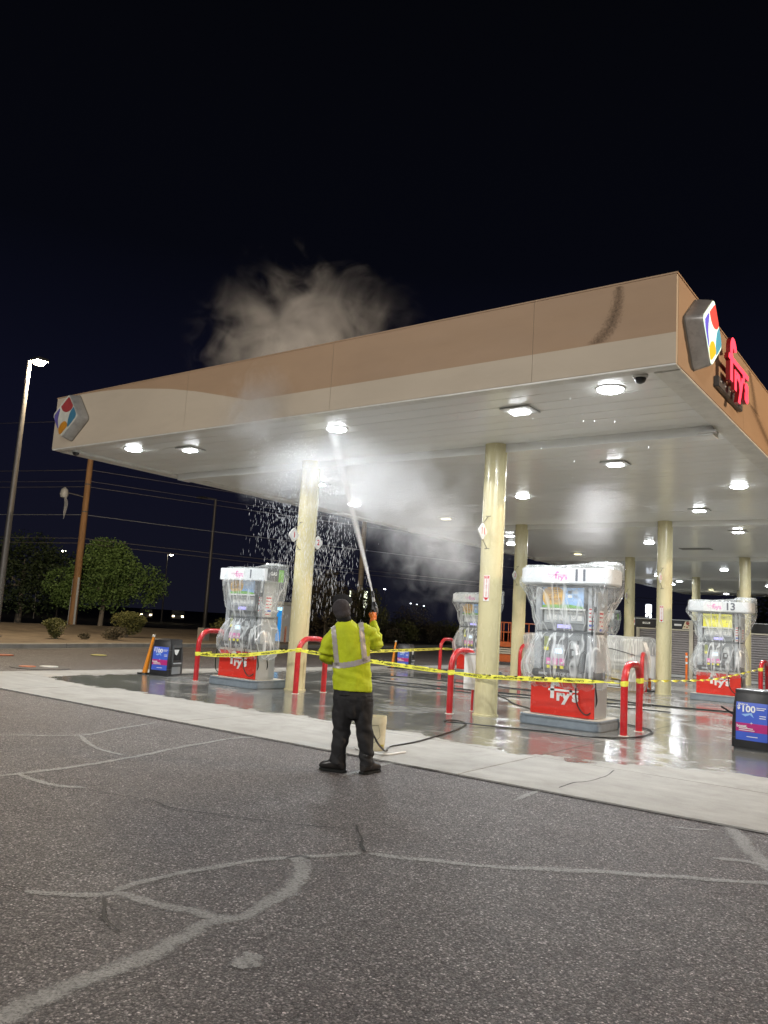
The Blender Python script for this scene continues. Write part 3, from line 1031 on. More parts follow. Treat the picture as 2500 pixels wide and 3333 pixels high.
def dome_cam(x, y, label):
    r_ = thing('dome_camera', label, 'security camera', (x, y, 4.967), group='dome cameras under the canopy')
    MB().lathe([(.10, 0), (.10, -.03), (.085, -.045)], 20).build('mount', M_HOUS, r_, smooth=True)
    MB().lathe([(.075, -.04), (.073, -.07), (.055, -.10), (.02, -.118), (.001, -.12)], 20).build('dome', M_BLACK, r_, smooth=True)
dome_cam(-3.35, 10.02, 'small dark dome camera at the near right corner of the soffit')
dome_cam(-16.15, 10.05, 'small dark dome camera at the left corner of the soffit')
MB_v = MB().box(-.55, .55, -.28, .28, -.02, .0)
tag(MB_v.build('ceiling_vent', pm('vent grey', (.22, .22, .20), .6), loc=(-8.07, 30.7, 4.984)), 'flat grey rectangular plate set in the soffit far back', 'ceiling panel')  # one even grey over the whole plate

# ------------------------------------------------------------------ fuel pumps
def pump(x, y, num, label, rounded=True, ad='gift', seed=0, detail=True, rz=0.0):
    """origin: floor under the middle of the cabinet front; front faces -Y"""
    rn = random.Random(seed + 5)
    r_ = thing('fuel_pump', label, 'fuel pump', (x, y, 0), rz, group='plastic wrapped fuel pumps')
    # island
    isl = slabpoly(rrect(-.73, .72, -.20, .90, .16, 6), 0, .135).build('island', M_ISLE, r_, bevel=.015)
    slabpoly(rrect(-.725, .715, -.195, .895, .155, 6), .136, .17).build('island_cap', M_ISLE, r_, bevel=.012)
    slabpoly(rrect(-.69, .68, -.16, .86, .13, 6), .171, .176).build('island_top', M_ISLETOP, r_)
    W = .565
    # cabinet
    cab = MB().box(-W, W, 0, .56, .176, .80).build('cabinet', M_PANEL, r_, bevel=.008)
    MB().box(W + .001, W + .006, .06, .50, .22, .76).build('side_door', M_PANEL, cab)
    red = MB().box(-W - .002, W + .002, -.022, -.001, .185, .745).build('front_panel', M_PRED, r_, bevel=.006)
    q = MB(); logo_f(q, .235, lambda u, v: (u + .02, -.0235, .580 + v))
    q.build('store_lettering', M_WHITE, red)
    q = MB().box(-W, W, -.02, -.002, .752, .80)
    q.build('kick_strip', M_TRIM, r_)
    # nozzle shelf with dark band
    sh = MB().box(-W + .02, W - .01, -.05, .50, .803, .925).build('shelf', M_DARKG, r_, bevel=.01)
    q = MB(); add_text(q, 'STOP ENGINE', .075, lambda u, v: (u + .12, -.0515, .862 + v), bold=.03)
    q.box(-.42, -.26, -.0525, -.0512, .845, .88)
    q.build('warning_lettering', M_LGREY, sh)
    # console
    con = MB().box(-.38, .34, .03, .53, .93, 1.60).build('console', M_MIDG, r_, bevel=.012)
    rec = MB().box(-.27, .06, .018, .029, 1.02, 1.50)
    rec.build('console_bay', M_DARKG, con)
    q = MB(); q.rings([[(-.25, .010, 1.02), (.04, .010, 1.02), (.04, -.05, 1.0), (-.25, -.05, 1.0)], [(-.21, .016, 1.36), (.0, .016, 1.36), (.0, .012, 1.36), (-.21, .012, 1.36)]])
    q.build('keypad_face', M_LGREY, con)
    MB().box(-.15, -.02, -.014, -.008, 1.20, 1.29).build('display', em('lcd glow', (.55, .75, 1.0), .9), con)
    for i, xx in enumerate((-.24, -.12, .0)):
        MB().box(xx - .042, xx + .042, -.062, -.050, 1.02, 1.13).build('grade_button', M_PINK, con)
        MB().box(xx - .022, xx + .022, -.067, -.0625, 1.035, 1.07).build('button_cap', M_WHITE, con)
        MB().box(xx - .03, xx + .03, -.068, -.053, .955, 1.005).build('octane_sticker', M_YELP, con, bevel=.004)
    MB().box(-.365, -.285, .016, .028, 1.32, 1.49).build('notice_sticker', pm('notice green yellow', (.25, .28, .05), .5, var=.3, scale=40), con)
    MB().box(-.365, -.285, .015, .027, 1.25, 1.31).build('notice_sticker', M_YELP, con)
    cr_ = MB().box(.10, .26, -.01, .029, 1.14, 1.44)
    cr_.build('card_reader', M_BLACK, con, bevel=.008)
    MB().box(.13, .23, -.02, -.0105, 1.30, 1.40).build('reader_slot', M_LGREY, con, bevel=.004)
    MB().box(.155, .215, -.022, -.0105, 1.19, 1.27).build('reader_slot', M_LGREY, con, bevel=.004)
    MB().box(.09, .27, .0, .029, .95, 1.10).build('receipt_door', M_DARKG, con, bevel=.006)
    # head: price row and advertisement
    MB().box(-.40, .36, -.005, .53, 1.605, 1.72).build('price_bar', M_MIDG, r_, bevel=.008)
    MB().box(-.12, .12, -.012, -.0055, 1.64, 1.70).build('price_display', em('price lcd', (.45, .42, .95), .7), r_)
    ph = MB().box(-.385, .345, .02, .50, 1.725, 1.94).build('price_head', M_LGREY, r_, bevel=.006)
    q = MB()
    for u0, u1 in ((-.34, -.25), (-.24, -.13), (-.10, -.04), (.0, .14), (.16, .31)):
        q.box(u0, u1, .014, .019, 1.893, 1.915)
    for i in range(6):
        q.box(-.33 + i * .11, -.25 + i * .11, .014, .019, 1.77, 1.86)
    q.build('price_cards', M_WHITE, ph)
    fr = MB().box(-.42, .375, -.03, .50, 1.95, 2.345).build('screen_housing', M_DARKG, r_, bevel=.012)
    MB().box(-.43, .385, -.045, -.031, 1.945, 1.975).build('screen_sill', M_WHITE, fr)
    if ad == 'gift':
        MB().box(-.395, .35, -.034, -.0305, 1.98, 2.325).build('poster_sky', M_SKYB, fr)
        q = MB(); c0 = (-.20, 2.17)
        poly = [(c0[0] + .21 * math.cos(a), c0[1] + .19 * math.sin(a)) for a in (2 * math.pi * i / 24 for i in range(24))]
        poly = [(max(-.395, u), min(2.325, max(1.985, v))) for u, v in poly]
        q.prism(poly, lambda u, v: (u, -.0345, v), lambda u, v: (u, -.0365, v))
        q.build('poster_sun', M_AMBER, fr)
        MB().prism([(-.395, 1.981), (.35, 1.981), (.35, 2.01), (.1, 2.04), (-.15, 2.035), (-.395, 2.02)], lambda u, v: (u, -.037, v), lambda u, v: (u, -.0385, v)).build('poster_grass', M_GREEN, fr)
        q = MB()
        for tx, s_z, zz in (('FINAL SUMMER', .040, 2.295), ('SPECIAL WITH', .040, 2.252), ('GIFT', .092, 2.19), ('CARDS', .092, 2.115)):
            add_text(q, tx, s_z, lambda u, v, zz=zz: (u - .2, -.0375, zz + v), bold=.012)
        q.build('poster_lettering', pm('poster brown ink', (.10, .045, .02), .5), fr)
        q = MB()
        for i, (a, b_) in enumerate(((.10, 2.25), (.20, 2.25), (.10, 2.18))):
            q.box(a - .04, a + .04, -.0375, -.0345, b_ - .025, b_ + .025, i)
        for i in range(3):
            q.box(.165, .245, -.0375, -.0345, 2.155 + i * .018, 2.163 + i * .018, 0)
        q.build('poster_cards', [M_INK, M_LGREY, M_WHITE], fr)
    else:
        MB().box(-.395, .35, -.034, -.0305, 1.98, 2.325).build('poster', M_YELP, fr)
        q = MB(); add_text(q, '4X FUEL POINTS', .085, lambda u, v: (u - .02, -.0355, 2.235 + v), bold=.02, maxw=.66)
        q.box(-.34, .30, -.0355, -.0345, 2.185, 2.19)
        q.build('poster_lettering', pm('poster olive ink', (.10, .10, .02), .5), fr)
    # side columns
    MB().box(-W + .005, -.43, .04, .52, .93, 2.36).build('left_pillar', M_PANEL, r_, bevel=.01)
    MB().box(.39, W - .005, .04, .52, .93, 2.36).build('right_pillar', M_PANEL, r_, bevel=.01)
    # red/white safety placard on the right pillar front and on its side
    for nm, f0 in (('safety_placard', lambda u, v: (.478 + u, .036, 1.80 + v)), ('safety_placard', lambda u, v: (W - .001, .22 + u * 1.6, 1.74 + v))):
        q = MB()
        def bx(u0, u1, v0, v1, o_, mi):
            q.quad(*[(lambda p: (p[0] + (o_ if nm == '' else 0), p[1] - o_, p[2]))(f0(a, b_)) for a, b_ in ((u0, v0), (u1, v0), (u1, v1), (u0, v1))], mi)
        bx(-.065, .065, -.20, .20, .001, 0)
        for k, (v0, v1, mi) in enumerate(((.165, .19, 1), (.10, .125, 1), (.04, .06, 1), (-.03, -.01, 1), (-.11, -.075, 2), (-.17, -.15, 1))):
            bx(-.055, .055, v0, v1, .002, mi)
        if f0(0, 0)[1] < .1:
            q.build(nm, [M_WHITE, M_SIGNR, M_BLUE], r_)
        else:
            q2 = MB()
            a = (W + .0005)
            q2.quad((a, .12, 1.52), (a, .32, 1.52), (a, .32, 1.96), (a, .12, 1.96), 0)
            for k, (v0, v1, mi) in enumerate(((1.90, 1.93, 1), (1.84, 1.86, 1), (1.77, 1.79, 1), (1.70, 1.72, 1), (1.62, 1.66, 2), (1.56, 1.58, 1))):
                q2.quad((a + .001, .135, v0), (a + .001, .305, v0), (a + .001, .305, v1), (a + .001, .135, v1), mi)
            q2.build(nm, [M_WHITE, M_SIGNR, M_BLUE], r_)
    # valance on top
    x0, x1, yf, yb, z0, z1 = -.80, .84, -.16, (.52 if rounded else .38), 2.385, 2.66
    if rounded:
        v_ = slabpoly(rrect(x0, x1, yf, yb, .14, 7), z0, z1).build('valance', M_PUMPW, r_, bevel=.02, smooth=True)
        slabpoly(rrect(x0 + .05, x1 - .05, yf + .05, yb - .05, .11, 7), z0 - .012, z0 - .001).build('valance_soffit', M_LGREY, r_)
    else:
        x0, x1, z0, z1 = -.62, .79, 2.27, 2.53
        v_ = slabpoly([(x0, yf), (.76, yf), (x1, yf + .03), (x1, yb), (x0, yb)], z0, z1).build('valance', M_PUMPW, r_, bevel=.008)
    zc = (z0 + z1) / 2
    MB().box(-.36, .13, yf - .005, yf - .001, z0 + .012, z1 - .012).build('logo_plate', M_WHITE, v_)
    q = MB(); logo_f(q, .105, lambda u, v: (-.02 + u, yf - .0065, zc + v))
    q.tube([(-.27, yf - .0065, zc + .045), (-.25, yf - .0065, zc + .04), (-.235, yf - .0065, zc - .01), (-.19, yf - .0065, zc - .03), (-.15, yf - .0065, zc - .01), (-.14, yf - .0065, zc + .03)], .004, 5)
    q.tube([(-.235, yf - .0065, zc + .02), (-.15, yf - .0065, zc + .02)], .0035, 5)
    q.build('small_lettering', M_PINK, v_)
    q = MB(); add_text(q, num, .27 if rounded else .25, lambda u, v: (.33 + u, yf - .003, zc + v), bold=.03)
    q.build('pump_number', M_NUM, v_)
    if not rounded:
        ms = MB().box(x1 + .001, x1 + .008, yf + .04, yb - .16, z0, z1)
        ms.build('end_panel', M_DARKG, v_)
        MB().box(x1 + .001, x1 + .008, yb - .158, yb, z0, z1).build('end_panel_green', M_GREEN, v_)
        q = MB(); add_text(q, 'GAS', .105, lambda u, v: (x1 + .0095, .06 + u, zc + .03 + v), bold=.03)
        q.build('end_lettering', M_WHITE, v_)
    # hoses, nozzles
    hs = 1
    for sgn, hy in ((1, .02), (1, .30)) if not rounded else ((1, .04),):
        xs = .47
        q = MB().tube(spline([(xs, hy, 2.36), (xs + .03, hy - .05, 2.1), (xs + .04, hy - .06, 1.3), (xs + .10, hy - .02, .70), (xs + .10, hy + .02, .42), (xs - .02, hy - .10, .25), (xs - .17, hy - .13, .42), (xs - .20, hy - .12, .75), (xs - .19, hy - .10, 1.02)], 8), .012, 8)
        q.build('hose', pm('dark green hose', (.010, .022, .014), .35) if not rounded else M_RUBBER, r_, smooth=True)
        nz = MB().tube([(xs - .19, hy - .10, 1.02), (xs - .18, hy - .11, 1.12), (xs - .15, hy - .10, 1.22)], [.02, .028, .018], 8)
        nz.tube([(xs - .15, hy - .10, 1.22), (xs - .10, hy - .04, 1.27), (xs - .08, hy + .02, 1.24)], .010, 8)
        nz.build('nozzle', M_BLACK, r_, smooth=True)
    MB().tube([(W - .03, .0, 2.37), (W - .03, -.01, .95)], .016, 8).build('hose_pipe', M_PANEL, r_, smooth=True)
    MB().box(W - .055, W - .005, -.035, .02, 1.93, 2.02).build('breakaway', M_BLACK, r_, bevel=.006)
    if not rounded:
        MB().tube(spline([(-W - .02, .02, .95), (-W - .10, -.02, .72), (-W - .10, -.02, .35), (-W - .02, .02, .24), (-W + .02, .2, .22)], 6), .011, 7).build('hose', pm('dark green hose', (.010, .022, .014), .35), r_, smooth=True)
    # plastic film bag
    if rounded:
        prof = [(.64, -.60, .60, -.07, .60), (.70, -.68, .67, -.12, .62), (.86, -.76, .74, -.20, .66), (1.02, -.76, .74, -.22, .66), (1.2, -.70, .72, -.20, .64), (1.4, -.62, .68, -.16, .62), (1.53, -.56, .63, -.10, .59),
                (1.57, -.535, .61, -.06, .57), (1.62, -.56, .63, -.08, .58), (1.8, -.64, .70, -.13, .64), (2.0, -.66, .78, -.17, .68), (2.2, -.74, .88, -.20, .74), (2.38, -.87, .93, -.24, .78), (2.44, -.88, .94, -.23, .78), (2.55, -.83, .93, -.20, .76), (2.66, -.82, .92, -.185, .75), (2.70, -.78, .88, -.15, .70), (2.705, -.40, .45, .1, .45)]
    else:
        prof = [(.60, -.50, .72, -.07, .60), (.66, -.58, .78, -.12, .64), (.80, -.70, .86, -.18, .68), (1.0, -.68, .84, -.22, .68), (1.2, -.60, .80, -.18, .66), (1.35, -.52, .72, -.12, .62),
                (1.46, -.45, .66, -.06, .57), (1.50, -.46, .66, -.08, .58), (1.7, -.56, .78, -.14, .66), (1.9, -.60, .88, -.18, .70), (2.1, -.64, .92, -.20, .74), (2.27, -.68, .95, -.21, .77), (2.40, -.67, .96, -.20, .77), (2.52, -.63, .93, -.19, .76), (2.56, -.58, .90, -.15, .72), (2.565, -.30, .45, .1, .45)]
    prof = [(z, xa, xb - .03, ya, min(yb_ - .10, .60)) for z, xa, xb, ya, yb_ in prof]
    nn_ = 96
    rs = []
    zz = []
    for i in range(len(prof) - 1):
        a, b_ = prof[i], prof[i + 1]
        k = max(1, int((b_[0] - a[0]) / .022))
        for j in range(k):
            zz.append(tuple(a[m] + (b_[m] - a[m]) * j / k for m in range(5)))
    zz.append(prof[-1])
    top = zz[-1][0]
    for (z, xa, xb, ya, yb_) in zz:
        ring = []
        cx_, cy2 = (xa + xb) / 2, (ya + yb_) / 2
        rx, ry = (xb - xa) / 2, (yb_ - ya) / 2
        for j in range(nn_):
            th = 2 * math.pi * j / nn_
            c_, s__ = math.cos(th), math.sin(th)
            pw = .55
            ux = math.copysign(abs(c_) ** pw, c_); uy = math.copysign(abs(s__) ** pw, s__)
            q = Vector((ux * 2.2 + seed * 7, uy * 2.2, z * 1.1))
            wv = noise.fractal(q * .9, 1.0, 2.1, 2) * .042
            fold = (1 - abs(noise.noise(Vector((th * 2.6 + seed, z * 1.4, seed)))) * 2.0) * .018
            near_waist = max(0, 1 - abs(z - (1.57 if rounded else 1.47)) / .25)
            pleat = math.sin(th * 17 + 2 * noise.noise(q)) * .012 * near_waist
            kf = 1 + (wv + fold) * (1 - .6 * near_waist) + pleat
            if z > 2.36 if rounded else z > 2.25:
                kf = 1 + max(0, (wv + fold)) * .25
            dz = 0
            if z == zz[0][0]:
                dz = .05 * noise.noise(q * 2.2)
            if z >= prof[-3][0]:
                # the bag mouth puffs up at the right end
                dz = .10 * max(0, ux - .3) * (1 + noise.noise(q * 3)) + .02 * noise.noise(q * 4)
            ring.append((cx_ + rx * ux * kf, cy2 + ry * uy * kf, z + dz))
        rs.append(ring)
    q = MB().rings(rs, cap=False)
    k0 = len(q.v); ring = rs[-1]
    q.f.append(tuple(len(q.v) - nn_ + j for j in range(nn_))); q.m.append(0)
    q.build('plastic_wrap', M_FILM, r_, smooth=True)
    # cinched strap
    zw = 1.575 if rounded else 1.475
    row = min(prof, key=lambda p: abs(p[0] - zw))
    ring0, ring1 = [], []
    for j in range(60):
        th = 2 * math.pi * j / 60
        c_, s__ = math.cos(th), math.sin(th)
        ux = math.copysign(abs(c_) ** .55, c_); uy = math.copysign(abs(s__) ** .55, s__)
        X_ = (row[1] + row[2]) / 2 + (row[2] - row[1]) / 2 * ux * 1.02; Y_ = (row[3] + row[4]) / 2 + (row[4] - row[3]) / 2 * uy * 1.04
        ring0.append((X_, Y_, zw - .02 + .012 * ux)); ring1.append((X_, Y_, zw + .018 + .012 * ux))
    MB().rings([ring0, ring1], cap=False).build('strap', pm('grey strap', (.13, .14, .145), .4), r_)
    return r_


pump(-5.53, 12.87, '11', 'nearest fuel pump wrapped in clear plastic, number 11 on its rounded grey top', True, 'gift', 1)
pump(-12.75, 12.32, '1', 'plastic wrapped fuel pump with number 1 and a dark GAS end panel', False, 'gift', 2)
pump(-5.42, 22.94, '13', 'plastic wrapped fuel pump 13 with a yellow fuel points poster', True, 'points', 3)
pump(-13.15, 23.2, '3', 'plastic wrapped fuel pump half hidden by the left side of the nearest column', True, 'gift', 4)
pump(-12.85, 33.4, '5', 'far wrapped pump peeping out right behind pump 11', False, 'gift', 5)

# mortar pads at bollard feet and the bollards themselves
bm_pts = [(0, 0, 0), (0, 0, .80)] + [(0, .30 * (1 - math.cos(R(a))), .80 + .315 * math.sin(R(a))) for a in range(10, 91, 10)]
bm_pts = bm_pts + [(0, .88 - p[1], p[2]) for p in reversed(bm_pts)]
boll_me = MB().tube(bm_pts, .056, 20).mesh('guard_rail', M_RED, smooth=True)
M_FOOT = M_ISLETOP
foot_me = MB().lathe([(.085, 0), (.075, .006), (.057, .008)], 20).mesh('foot_mortar', M_FOOT)
for x, y, rz, lb in ((-13.97, 12.25, 0, 'red U shaped guard rail at the left of pump 1'), (-11.12, 12.42, 0, 'red U shaped guard rail right of pump 1, just left of the person'),
                     (-7.57, 12.62, 0, 'red U shaped guard rail at the left foot of the nearest column'), (-4.45, 12.80, 3, 'nearest red U shaped guard rail, right of pump 11'),
                     (-14.16, 22.85, 0, 'far red guard rail with yellow tape, left of the half hidden pump'), (-11.2, 22.75, 0, 'red guard rail between the second row column and pump 11'),
                     (-7.42, 22.75, 12, 'red guard rail at the left of the column beside pump 13'), (-4.40, 23.05, 0, 'red guard rail at the right picture edge behind the big bin')):
    r_ = thing('guard_rail', lb, 'guard rail', (x, y, 0), R(rz), group='red U shaped guard rails')
    for nm, me, dy in (('tube', boll_me, 0), ('foot_mortar', foot_me, 0), ('foot_mortar', foot_me, .88)):
        o = bpy.data.objects.new(nm, me); COL.objects.link(o); o.parent = r_; o.location = (0, dy, 0)

# ------------------------------------------------------------------ waste and squeegee bins
def bin_(x, y, rz, label, cls='n'):
    r_ = thing('squeegee_bin', label, 'waste bin', (x, y, 0), R(rz), group='black waste and squeegee bins')
    def ring(z, k, kx=1.0):
        return [(px * k * kx, .30 + (py - .30) * k, z) for px, py in rrect(-.27, .27, 0, .60, .05, 3)]
    body = MB().rings([ring(.03, 1.0), ring(.10, 1.0), ring(.38, .985), ring(.62, .93), ring(.76, .87), ring(.80, .85)])
    bo = body.build('body', M_BLACK, r_, smooth=True)
    MB().rings([ring(0, .93), ring(.03, .93)]).build('base', M_DARKG, r_)
    MB().rings([ring(.802, .87), ring(.84, .86), ring(.852, .80)]).build('lid', M_BLACK, r_, smooth=True)
    for zz in (.16, .60):
        MB().rings([ring(zz, 1.004 if zz < .3 else .945), ring(zz + .012, 1.004 if zz < .3 else .942)], cap=False).build('seam_rib', M_DARKG, r_)
    # opening on +X side: framed flat panel, cavity shade put into its colour, tray and towel
    fx = .262
    fr_ = MB()
    fr_.box(fx - .02, fx + .022, .09, .12, .24, .68); fr_.box(fx - .02, fx + .022, .46, .49, .24, .68)
    fr_.box(fx - .02, fx + .030, .09, .49, .24, .30); fr_.box(fx - .04, fx + .006, .09, .49, .66, .71)
    fr_.build('opening_frame', M_DARKG, r_, bevel=.008)
    MB().box(fx - .012, fx + .004, .12, .46, .30, .66).build('opening_shade', pm('cavity shade black', (.004, .004, .004), .9), r_)  # flat near-black panel; the shade inside the bin is painted
    MB().box(fx - .01, fx + .045, .13, .45, .29, .315).build('tray', M_LGREY, r_, bevel=.005)
    q = MB(); q.poly([(fx + .012, .14, .62), (fx + .012, .36, .62), (fx + .02, .30, .55), (fx + .025, .24, .49), (fx + .02, .17, .52)])
    q.build('paper_towel', M_WHITE, r_)
    MB().box(fx - .01, fx + .012, .10, .48, .05, .23).build('lower_panel', M_MIDG, r_, bevel=.006)
    # poster on the front, leaning with the tapered face
    def pf(u, v, o_=0.0):
        z = v
        k = 1.0 if z < .1 else (1.0 - .015 * (z - .1) / .28 if z < .38 else .985 - .055 * (z - .38) / .24 if z < .62 else .93 - .06 * (z - .62) / .14)
        return (u, .30 - .30 * k - .006 - o_, z)
    ps = MB()
    zs = [.14, .26, .38, .50, .62, .67]
    for a, b_ in zip(zs, zs[1:]):
        ps.quad(pf(-.20, a), pf(.20, a), pf(.20, b_), pf(-.20, b_), 1 if .25 < a < .37 else 0)
    ps.build('poster', [M_BLUE, M_MAG], r_)
    q = MB()
    add_text(q, 'EARN A', .035, lambda u, v: pf(-.11 + u, .64 + v, .004), bold=.02)
    add_text(q, '100', .125, lambda u, v: pf(-.045 + u, .575 + v, .004), bold=.03)
    add_text(q, '$', .075, lambda u, v: pf(-.165 + u, .595 + v, .004), bold=.03)
    add_text(q, 'boost.', .055, lambda u, v: pf(-.12 + u, .335 + v, .004), bold=.03)
    for k, (u0, u1, v0) in enumerate(((-.16, .02, .30), (-.16, .04, .275), (.06, .18, .60), (.06, .16, .575), (.10, .18, .49), (.10, .18, .46), (-.06, .08, .19))):
        q.quad(pf(u0, v0, .004), pf(u1, v0, .004), pf(u1, v0 + .010, .004), pf(u0, v0 + .010, .004))
    for a in range(4):
        c0, s0 = math.cos(a * math.pi / 2), math.sin(a * math.pi / 2)
        q.poly([pf(.0 + .022 * c0, .385 + .022 * s0, .005), pf(-.004 * s0 + .0 * c0, .385 + .004 * c0, .005), pf(0, .385, .005), pf(.004 * s0, .385 - .004 * c0, .005)])
    q.build('poster_lettering', M_WHITE, r_)
    q = MB()
    q.poly([pf(-.13, .50, .003), pf(-.08, .47, .003), pf(-.02, .50, .003), pf(.03, .46, .003), (pf(.0, .53, .003)), pf(-.05, .515, .003)])
    q.build('poster_picture', M_SKYB, r_)
    return r_


bin_(-15.14, 12.15, 19, 'black squeegee bin with blue poster left of pump 1')
bin_(-15.72, 22.95, 19, 'far black squeegee bin with blue poster behind the person')
bR = bin_(-2.62, 13.06, -7, 'big black bin with $100 poster at the right picture edge')
bR.scale = (1.12, 1.05, 1.04)
q = MB().tube([(-.26, .15, .46), (-.36, .10, .53), (-.42, .07, .57)], .013, 8)
q.build('squeegee_handle', M_BLACK, bR)
bin_(-3.95, 23.35, 0, 'dark bin seen only as a strip behind the rightmost red guard rail')

# orange delineator cones
def cone(x, y, h, label, lean=0.0, striped=False):
    r_ = thing('traffic_cone', label, 'traffic cone', (x, y, 0), group='orange cones and posts')
    MB().rings([[(u * .15, v * .15, 0) for u, v in ((-1, -.6), (-.6, -1), (.6, -1), (1, -.6), (1, .6), (.6, 1), (-.6, 1), (-1, .6))], [(u * .145, v * .145, .03) for u, v in ((-1, -.6), (-.6, -1), (.6, -1), (1, -.6), (1, .6), (.6, 1), (-.6, 1), (-1, .6))]]).build('base', M_RUBBER, r_)
    rs = []
    P = [(.065, .035), (.06, .06), (.032, h - .06), (.028, h)]
    MB().rings([[(lean * z + r__ * math.cos(t), r__ * math.sin(t), z) for t in (2 * math.pi * j / 16 for j in range(16))] for r__, z in P]).build('cone_body', pm('orange cone', (.80, .27, .02), .45, var=.12, dirt=.1), r_, smooth=True)
    MB().lathe([(.035, h), (.035, h + .05), (.02, h + .055)], 12, c=(lean * h, 0)).build('cone_cap', M_ISLETOP, r_)
    return r_
cone(-15.74, 12.22, .88, 'slim orange cone leaning against the bin left of pump 1', .24)
cone(-16.15, 22.95, .90, 'slim orange cone beside the far bin', .10)


def post(x, y, h, label):
    r_ = thing('delineator_post', label, 'delineator post', (x, y, 0), group='orange cones and posts')
    MB().lathe([(.20, 0), (.19, .04), (.06, .05)], 8).build('base', M_RUBBER, r_)
    MB().lathe([(.045, .05), (.045, h)], 14).build('post_tube', M_ORANGE, r_, smooth=True)
    for a in (.60, .82):
        MB().lathe([(.047, h * a), (.047, h * a + .08)], 14).build('reflective_band', M_WHITE, r_, smooth=True)
    return r_
post(-7.9, 23.3, 1.10, 'orange post with white bands in front of the plastic covered pallets')
post(-7.66, 24.2, 1.05, 'orange post just left of the column beside pump 13')
post(-8.89, 32.6, 1.10, 'far orange post with yellow tape in front of the grey shutters')

# white service boxes hung beside the columns
def service_box(x, y, label):
    r_ = thing('service_box', label, 'service box', (x, y, 0), group='white service boxes')
    MB().box(-.14, .14, -.10, .10, .42, 1.06).build('box_body', M_WHITE, r_, bevel=.01)
    MB().box(-.15, .15, -.11, .11, 1.061, 1.085).build('box_lid', M_LGREY, r_, bevel=.005)
    MB().box(-.02, .02, .101, .13, .0, .80).build('mounting_post', M_LGREY, r_)
service_box(-7.46, 13.22, 'white service box just left of the nearest column, behind the red rail')
service_box(-7.32, 23.60, 'white service box left of the column beside pump 13')

# ------------------------------------------------------------------ caution tape
M_TAPE = pm('caution tape film', (.88, .84, .10), .3, var=.08, scale=9, bump=.3, bscale=25)


def tape(name_label, pts, wd=.075, sag=.03, twist=None, words=True, step=.10):
    P = [Vector(p) for p in pts]
    path, tt = [], 0.0
    for a, b_ in zip(P, P[1:]):
        L = (b_ - a).length
        n = max(2, int(L / step))
        for i in range(n):
            t = i / n
            p = a.lerp(b_, t); p.z -= sag * L / 4 * 4 * t * (1 - t)
            path.append(p)
    path.append(P[-1])
    s_acc = [0.0]
    for i in range(1, len(path)):
        s_acc.append(s_acc[-1] + (path[i] - path[i - 1]).length)

    def at(s, v, off=0.0):
        s = max(0.0, min(s_acc[-1] - 1e-4, s))
        lo, hi = 0, len(s_acc) - 1
        while hi - lo > 1:
            md = (lo + hi) // 2
            if s_acc[md] <= s: lo = md
            else: hi = md
        t = (s - s_acc[lo]) / max(1e-6, s_acc[hi] - s_acc[lo])
        p = path[lo].lerp(path[hi], t)
        d = (path[hi] - path[lo]).normalized()
        side = Vector((d.y, -d.x, 0)).normalized()
        ang = .18 * noise.noise(Vector((s * .7, 3, 1))) if twist is None else twist * s + .6 * noise.noise(Vector((s, 1, 2)))
        # bunches up where it is tied
        k = min(1.0, .35 + s * 2.2, .35 + (s_acc[-1] - s) * 2.2)
        up = Vector((0, 0, 1)) * math.cos(ang) + side * math.sin(ang)
        nrm = side * math.cos(ang) - Vector((0, 0, 1)) * math.sin(ang)
        return p + up * v * k + nrm * off
    r_ = thing('caution_tape', name_label, 'caution tape', (0, 0, 0), group='lengths of yellow caution tape')
    q = MB()
    n = int(s_acc[-1] / (.06 if twist else step))
    for i in range(n):
        s0, s1 = s_acc[-1] * i / n, s_acc[-1] * (i + 1) / n
        for va, vb in ((-.5, 0), (0, .5)):
            bulge = .003 * noise.noise(Vector((s0 * 4, va * 9, 0)))
            q.quad(at(s0, va * wd, bulge), at(s1, va * wd), at(s1, vb * wd), at(s0, vb * wd))
    q.build('tape_film', M_TAPE, r_, smooth=True)
    if words:
        s = .45; k = 0
        while s < s_acc[-1] - .4:
            wrd = ('CUIDADO', 'CAUTION')[k % 2]
            wl = .34
            q = MB()
            # the lettering hangs upside down, as the tape is strung
            add_text(q, wrd, wd * .62, lambda u, v, s=s: at(s - u, -v, .004), bold=.02, maxw=wl)
            q.quad(at(s + wl / 2 + .08, -.003, .004), at(s + wl / 2 + .18, -.003, .004), at(s + wl / 2 + .18, .003, .004), at(s + wl / 2 + .08, .003, .004))
            q.build('printed_word', M_INK, r_)
            s += .62; k += 1
    return r_


def knot(x, y, z, r0, label):
    """tape wound round a rail leg"""
    q = MB()
    for k in range(3):
        ring0, ring1 = [], []
        for j in range(20):
            t = 2 * math.pi * j / 20
            rr_ = r0 + .004 + .003 * k + .004 * noise.noise(Vector((t * 2, k, x)))
            zz = z + .018 * (k - 1) + .012 * math.sin(t + k)
            ring0.append((x + rr_ * math.cos(t), y + rr_ * math.sin(t), zz - .016)); ring1.append((x + rr_ * math.cos(t), y + rr_ * math.sin(t), zz + .016))
        q.rings([ring0, ring1], cap=False)
    tag(q.build('tape_knot', M_TAPE), label, 'tape knot', group='yellow tape wound round rail legs')


